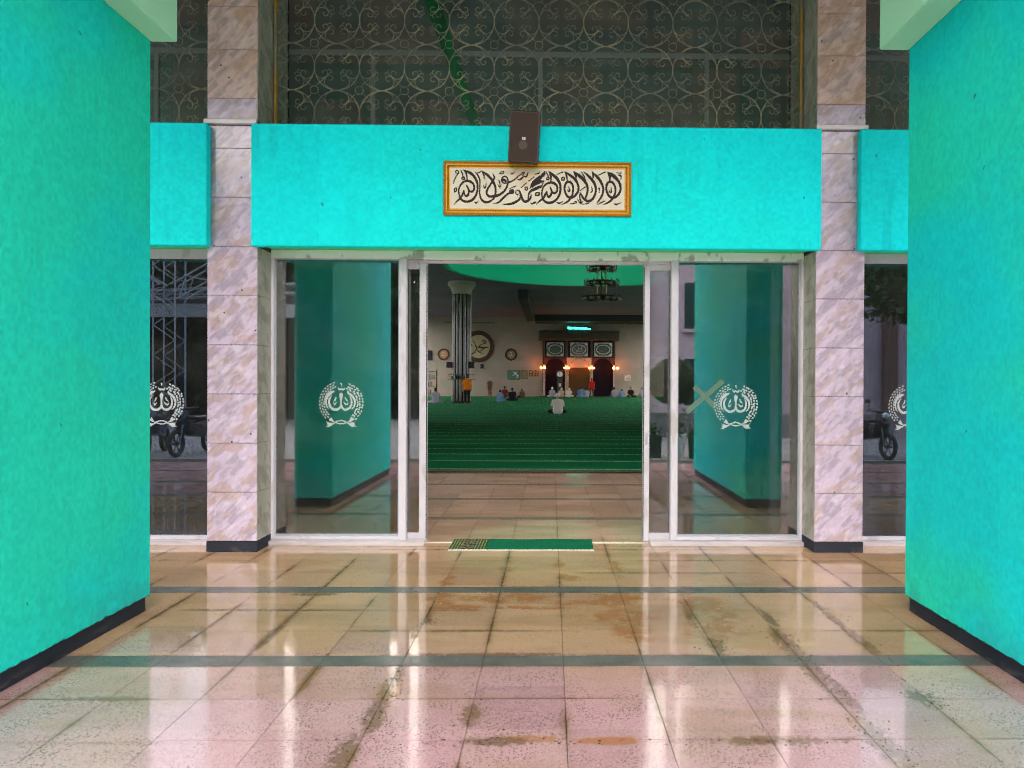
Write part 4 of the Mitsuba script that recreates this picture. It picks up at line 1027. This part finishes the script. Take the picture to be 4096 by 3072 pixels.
person('person in a white shirt and white cap sitting alone in the middle of the carpet', 'sit', .32, 34.6, 3, 'cloth_white', 'cloth_black', 1.02, 'cloth_white')
person('person standing in an orange shirt and black trousers by the fluted column', 'stand', -5.42, 50.3, 8, 'cloth_orange', 'cloth_black', 1.08)
person('person standing in a brown jacket and maroon skirt near the far wall', 'stand', -6.15, 78.6, 170, 'cloth_brown', 'cloth_maroon', 1.03, 'cloth_white')
person('person in grey sitting left of the fluted column', 'sit', -7.50, 50.6, 10, 'cloth_grey', 'cloth_grey', 1.12)
person('person in a light blue shirt sitting on the carpet right of the column', 'sit', -3.75, 57.0, -15, 'cloth_blue', 'cloth_blue', .95)
person('person in maroon sitting close to the far wall behind the blue shirt', 'sit', -4.5, 76.5, 20, 'cloth_maroon', 'cloth_black', 1.15)
person('person in black with a white collar sitting left of the prayer niche', 'sit', -2.95, 59.5, 0, 'cloth_black', 'cloth_black', 1.1)
person('person in dark brown sitting behind the person in black', 'lean', -2.6, 72.0, 30, 'cloth_brown', 'cloth_black', 1.0)
person('person in pale grey sitting in front of the left arch', 'sit', .15, 76.6, 0, 'cloth_grey', 'cloth_white', 1.1, 'cloth_white')
person('person in beige leaning forward under the standing clock', 'lean', 1.08, 76.8, 10, 'pilaster_stone', 'cloth_brown', 1.1, 'cloth_white')
person('person in cream sitting below the second lamp of the niche', 'lean', 1.78, 76.4, -10, 'cloth_white', 'cloth_white', 1.1, 'cloth_white')
person('person in blue bowing in front of the middle arch', 'lean', 2.85, 74.5, -20, 'cloth_blue', 'cloth_blue', 1.3)
person('person in grey sitting at the right of the middle arch', 'sit', 3.5, 75.2, 15, 'cloth_grey', 'cloth_black', 1.05)
person('person standing in a bright red shirt before the right arch', 'stand', 4.12, 77.6, 0, 'cloth_red', 'cloth_brown', 1.06)
person('person in light blue sitting at the right end of the niche', 'sit', 6.25, 76.0, 0, 'cloth_grey', 'cloth_blue', 1.1)
person('person in blue sitting beside the right end of the niche', 'lean', 6.95, 75.2, 10, 'cloth_blue', 'cloth_blue', 1.0)
person('person in black sitting against the wall right of the niche', 'sit', 7.95, 77.0, 190, 'cloth_black', 'cloth_black', 1.15)
person('person in white sitting at the right edge of the doorway view', 'sit', 9.1, 76.5, 20, 'cloth_grey', 'cloth_grey', 1.1)

# ================================================================== THE COURTYARD BEHIND THE CAMERA (mirrored in the glass)
t = thing('courtyard_building', 'pinkish rendered building across the courtyard, mirrored in the door glass', 'building')
BY = -15.0
put(t + '__wall', box(2.6, 26, BY - 6, BY, -.16, 9.4), 'pink_render')
put(t + '__roof', box(2.3, 26.5, BY - 6.4, BY + .7, 9.401, 9.65), 'brown_render')
for x in (3.1, 7.6, 12.2, 16.8): put(t + '__pilaster', box(x, x + .5, BY + .001, BY + .25, -.16, 9.39), 'brown_render')
for x in (4.9, 9.6, 14.2):
    for z in (.6, 3.4, 6.6):
        k = put(t + '__window', box(x, x + 1.5, BY + .001, BY + .05, z, z + 1.7), 'window_dark'); put(k + '__sill', box(x - .1, x + 1.6, BY + .001, BY + .2, z - .12, z - .001), 'pink_render')
put('low_wall', cbox(1.0, 10, -9.4, -9.0, -.16, .55, .02), 'low_wall_grey'); tag('low_wall', 'low grey wall in front of the courtyard building', 'wall')


def leaves(n, pos, size, seed):
    r = np.random.default_rng(seed)
    c = pos(r, n); a = r.normal(size=(n, 3)); a /= np.linalg.norm(a, axis=1, keepdims=True); b = np.cross(a, r.normal(size=(n, 3))); b /= np.linalg.norm(b, axis=1, keepdims=True)
    s = size * r.uniform(.6, 1.3, (n, 1))
    v = np.stack([c - a * s, c + b * s * .5, c + a * s, c - b * s * .5], 1).reshape(-1, 3)
    f = (np.arange(n)[:, None, None] * 4 + np.array([[0, 1, 2], [0, 2, 3]])).reshape(-1, 3)
    return trimesh.Trimesh(v, f, process=False)


def blob(cx, cy, cz, rx, rz):
    def pos(r, n):
        d = r.normal(size=(n, 3)); d /= np.linalg.norm(d, axis=1, keepdims=True)
        return np.array([cx, cy, cz]) + d * [rx, rx, rz] * r.uniform(.80, 1.0, (n, 1))
    return pos


t = thing('topiary_bush', 'round clipped dark green bush in the courtyard', 'bush')
put(t + '__crown', leaves(5000, blob(3.45, -8.4, 1.45, .68, .66), .055, 1), 'leaf_dark'); put(t + '__trunk', tube([(3.45, -8.4, -.16), (3.45, -8.4, 1.0)], .06, 8), 'bark')
def crown(r, n):
    cs = np.array([(10.2, -9.5, 4.6, 1.5), (11.6, -10, 5.4, 1.7), (9.4, -10.2, 5.6, 1.3), (12.6, -9.4, 4.5, 1.2), (10.9, -9.2, 3.9, .9), (11.0, -10.4, 6.6, 1.5)])
    k = r.integers(0, len(cs), n); d = r.normal(size=(n, 3)); d /= np.linalg.norm(d, axis=1, keepdims=True)
    return cs[k, :3] + d * cs[k, 3:] * r.uniform(.3, 1, (n, 1))
t = thing('courtyard_tree', 'leafy tree in the courtyard, mirrored in the right window', 'tree')
put(t + '__crown', leaves(14000, crown, .12, 2), 'leaf_mid')
put(t + '__trunk', cat([tube([(12.2, -9.8, -.16), (12.0, -9.8, 2.0), (11.2, -9.8, 4.6)], [.2, .16, .08], 8), tube([(12.0, -9.8, 2.2), (10.6, -9.7, 3.4), (9.6, -9.9, 5.2)], [.1, .08, .04], 6), tube([(12.0, -9.8, 2.2), (12.6, -9.6, 4.4)], [.1, .05], 6)]), 'bark')
def crown2(r, n):
    cs = np.array([(x, y, z, q) for x, q in ((-5.0, 1.9), (-7.0, 2.0), (-9.4, 2.5), (-12.5, 2.8), (-16, 2.8), (-20, 3.0), (-25, 3.0)) for y, z in ((-19, 7.4), (-19.6, 4.4), (-20, 2.0))]); k = r.integers(0, len(cs), n); d = r.normal(size=(n, 3)); d /= np.linalg.norm(d, axis=1, keepdims=True)  # trees raised and spread to block sky glow mirrored in the panes
    return cs[k, :3] + d * cs[k, 3:] * r.uniform(.3, 1, (n, 1))
put('far_trees', leaves(60000, crown2, .24, 4), 'leaf_dark'); tag('far_trees', 'dark mass of trees behind the steel canopy', 'trees', kind='stuff')
put('boundary_wall', box(-30, -.6, -21.3, -21, -.16, 3.4), 'low_wall_grey'); tag('boundary_wall', 'long grey boundary wall behind the courtyard trees', 'wall')
for nm, x, y, r0, r1, h, mm in (('white tapered plant pot at the porch edge', 2.62, -2.6, .13, .2, .52, 'pot_white'), ('dark green plant pot beside the white one', 3.06, -2.7, .17, .2, .5, 'pot_green'), ('black crate shaped planter left of the white pot', 2.15, -2.7, .17, .19, .46, 'rubber')):
    t = thing('plant_pot', nm, 'pot'); put(t + '__body', lathe([(0, -.16), (r0, -.16), (r1, -.16 + h), (r1 - .02, -.16 + h), (r1 - .03, -.16 + h - .06), (0, -.16 + h - .06)], 20, (x, y, 0)), mm, smooth=40)
    q = lambda r, n, x=x, y=y, h=h: np.array([x, y, h - .05]) + r.normal(size=(n, 3)) * [.09, .09, .12]
    put(t + '__foliage', leaves(120, q, .05, int(x * 100)), 'leaf_mid')


def motorcycle(x, y, rot, label, paint):
    t = thing('motorcycle', label, 'motorcycle')
    M = T().translate([x, y, -.16]).rotate([0, 0, 1], rot)
    aa = np.linspace(0, 2 * math.pi, 25)[:-1]
    for wx in (-.62, .62):
        w = put(t + '__wheel', tube(np.stack([wx + .24 * np.cos(aa), 0 * aa, .28 + .24 * np.sin(aa)], 1), .045, 8, closed=True), 'rubber', to=M)
        put(w + '__rim', cat([tube([(wx, 0, .28), (wx + .2 * math.cos(k), 0, .28 + .2 * math.sin(k))], .014, 5) for k in np.linspace(0, 5.2, 6)] + [tube([(wx, -.06, .28), (wx, .06, .28)], .04, 8)]), 'chrome', to=M)
    put(t + '__body', trimesh.convex.convex_hull(np.array([(-.75, s * .09, .78) for s in (-1, 1)] + [(-.3, s * .14, .55) for s in (-1, 1)] + [(.2, s * .13, .42) for s in (-1, 1)] + [(-.2, s * .12, .36) for s in (-1, 1)] + [(.1, s * .12, .68) for s in (-1, 1)])), paint, to=M)
    put(t + '__fairing', trimesh.convex.convex_hull(np.array([(.35, s * .17, .45) for s in (-1, 1)] + [(.48, s * .19, .85) for s in (-1, 1)] + [(.40, s * .12, 1.02) for s in (-1, 1)] + [(.58, s * .06, .75) for s in (-1, 1)])), paint, to=M)
    put(t + '__seat', cbox(-.72, .12, -.12, .12, .74, .83, .03), 'bike_black', to=M)
    put(t + '__handlebar', tube([(.36, -.34, 1.02), (.44, -.12, 1.0), (.44, .12, 1.0), (.36, .34, 1.02)], .018, 6), 'chrome', to=M)
    for s in (-1, 1):
        put(t + '__mirror', cat([tube([(.40, s * .28, 1.02), (.42, s * .34, 1.2)], .008, 5), cbox(.40, .42, s * .34 - .06, s * .34 + .06, 1.17, 1.25, .005)]), 'bike_black', to=M)
    put(t + '__fork', cat([tube([(.62, s * .07, .28), (.46, s * .07, .8)], .022, 6) for s in (-1, 1)]), 'chrome', to=M)
    put(t + '__headlight', lathe([(0, 0), (.08, 0), (.06, .06), (0, .08)], 14, (.0, 0, 0)).apply_transform(trimesh.transformations.rotation_matrix(math.pi / 2, [0, 1, 0])).apply_translation((.53, 0, .9)), 'silver', to=M)


motorcycle(6.0, -2.9, 100, 'dark motorcycle parked right of the porch behind the camera', 'bike_blue')
motorcycle(6.8, -3.0, 78, 'black motorcycle parked beside the dark blue one', 'bike_black')
motorcycle(-7.6, -3.2, 96, 'black motorcycle parked left of the porch behind the camera', 'bike_black')
motorcycle(-8.5, -3.4, 80, 'dark motorcycle parked at the left end of the courtyard row', 'bike_blue')
t = thing('steel_canopy', 'pale steel truss mast and canopy in the courtyard, mirrored in the left window', 'canopy')
def truss(a, b, w, n, r=.03):
    a, b = np.array(a, float), np.array(b, float); d = (b - a) / np.linalg.norm(b - a)
    s = np.cross(d, [0, 1, 0]); s = s / np.linalg.norm(s) * w / 2; u = np.array([0, w / 2, 0])
    o = [tube([a + x + y, b + x + y], r, 5) for x in (s, -s) for y in (u, -u)]
    for i in range(n):
        p, q = a + (b - a) * i / n, a + (b - a) * (i + 1) / n
        for y in (u, -u): o.append(tube([p + s + y, q - s + y] if i % 2 else [p - s + y, q + s + y], r * .6, 4))
    return cat(o)
put(t + '__mast', truss((-12.4, -12, -.16), (-12.4, -12, 5.6), .7, 12), 'truss_metal')
for s, e in ((-1, 4.4), (1, 4.2)): put(t + '__arm', truss((-12.4 + s * .3, -12, 4.3), (-12.4 + s * e, -12, 6.6), .5, 8), 'truss_metal')
put(t + '__eave_truss', truss((-18, -12.6, 4.0), (-7, -12.6, 4.6), .3, 22, .025), 'truss_metal')
put(t + '__roof_sheet', box(-19, -6.5, -17, -12.8, 4.3, 4.36), 'sheet_metal')
put(t + '__edge_sheet', box(-19, -6.5, -12.79, -12.75, 3.55, 4.0), 'sheet_metal')
for x in (-17.5, -7.5): put(t + '__post', tube([(x, -16.5, -.16), (x, -16.5, 4.29)], .06, 8), 'truss_metal')
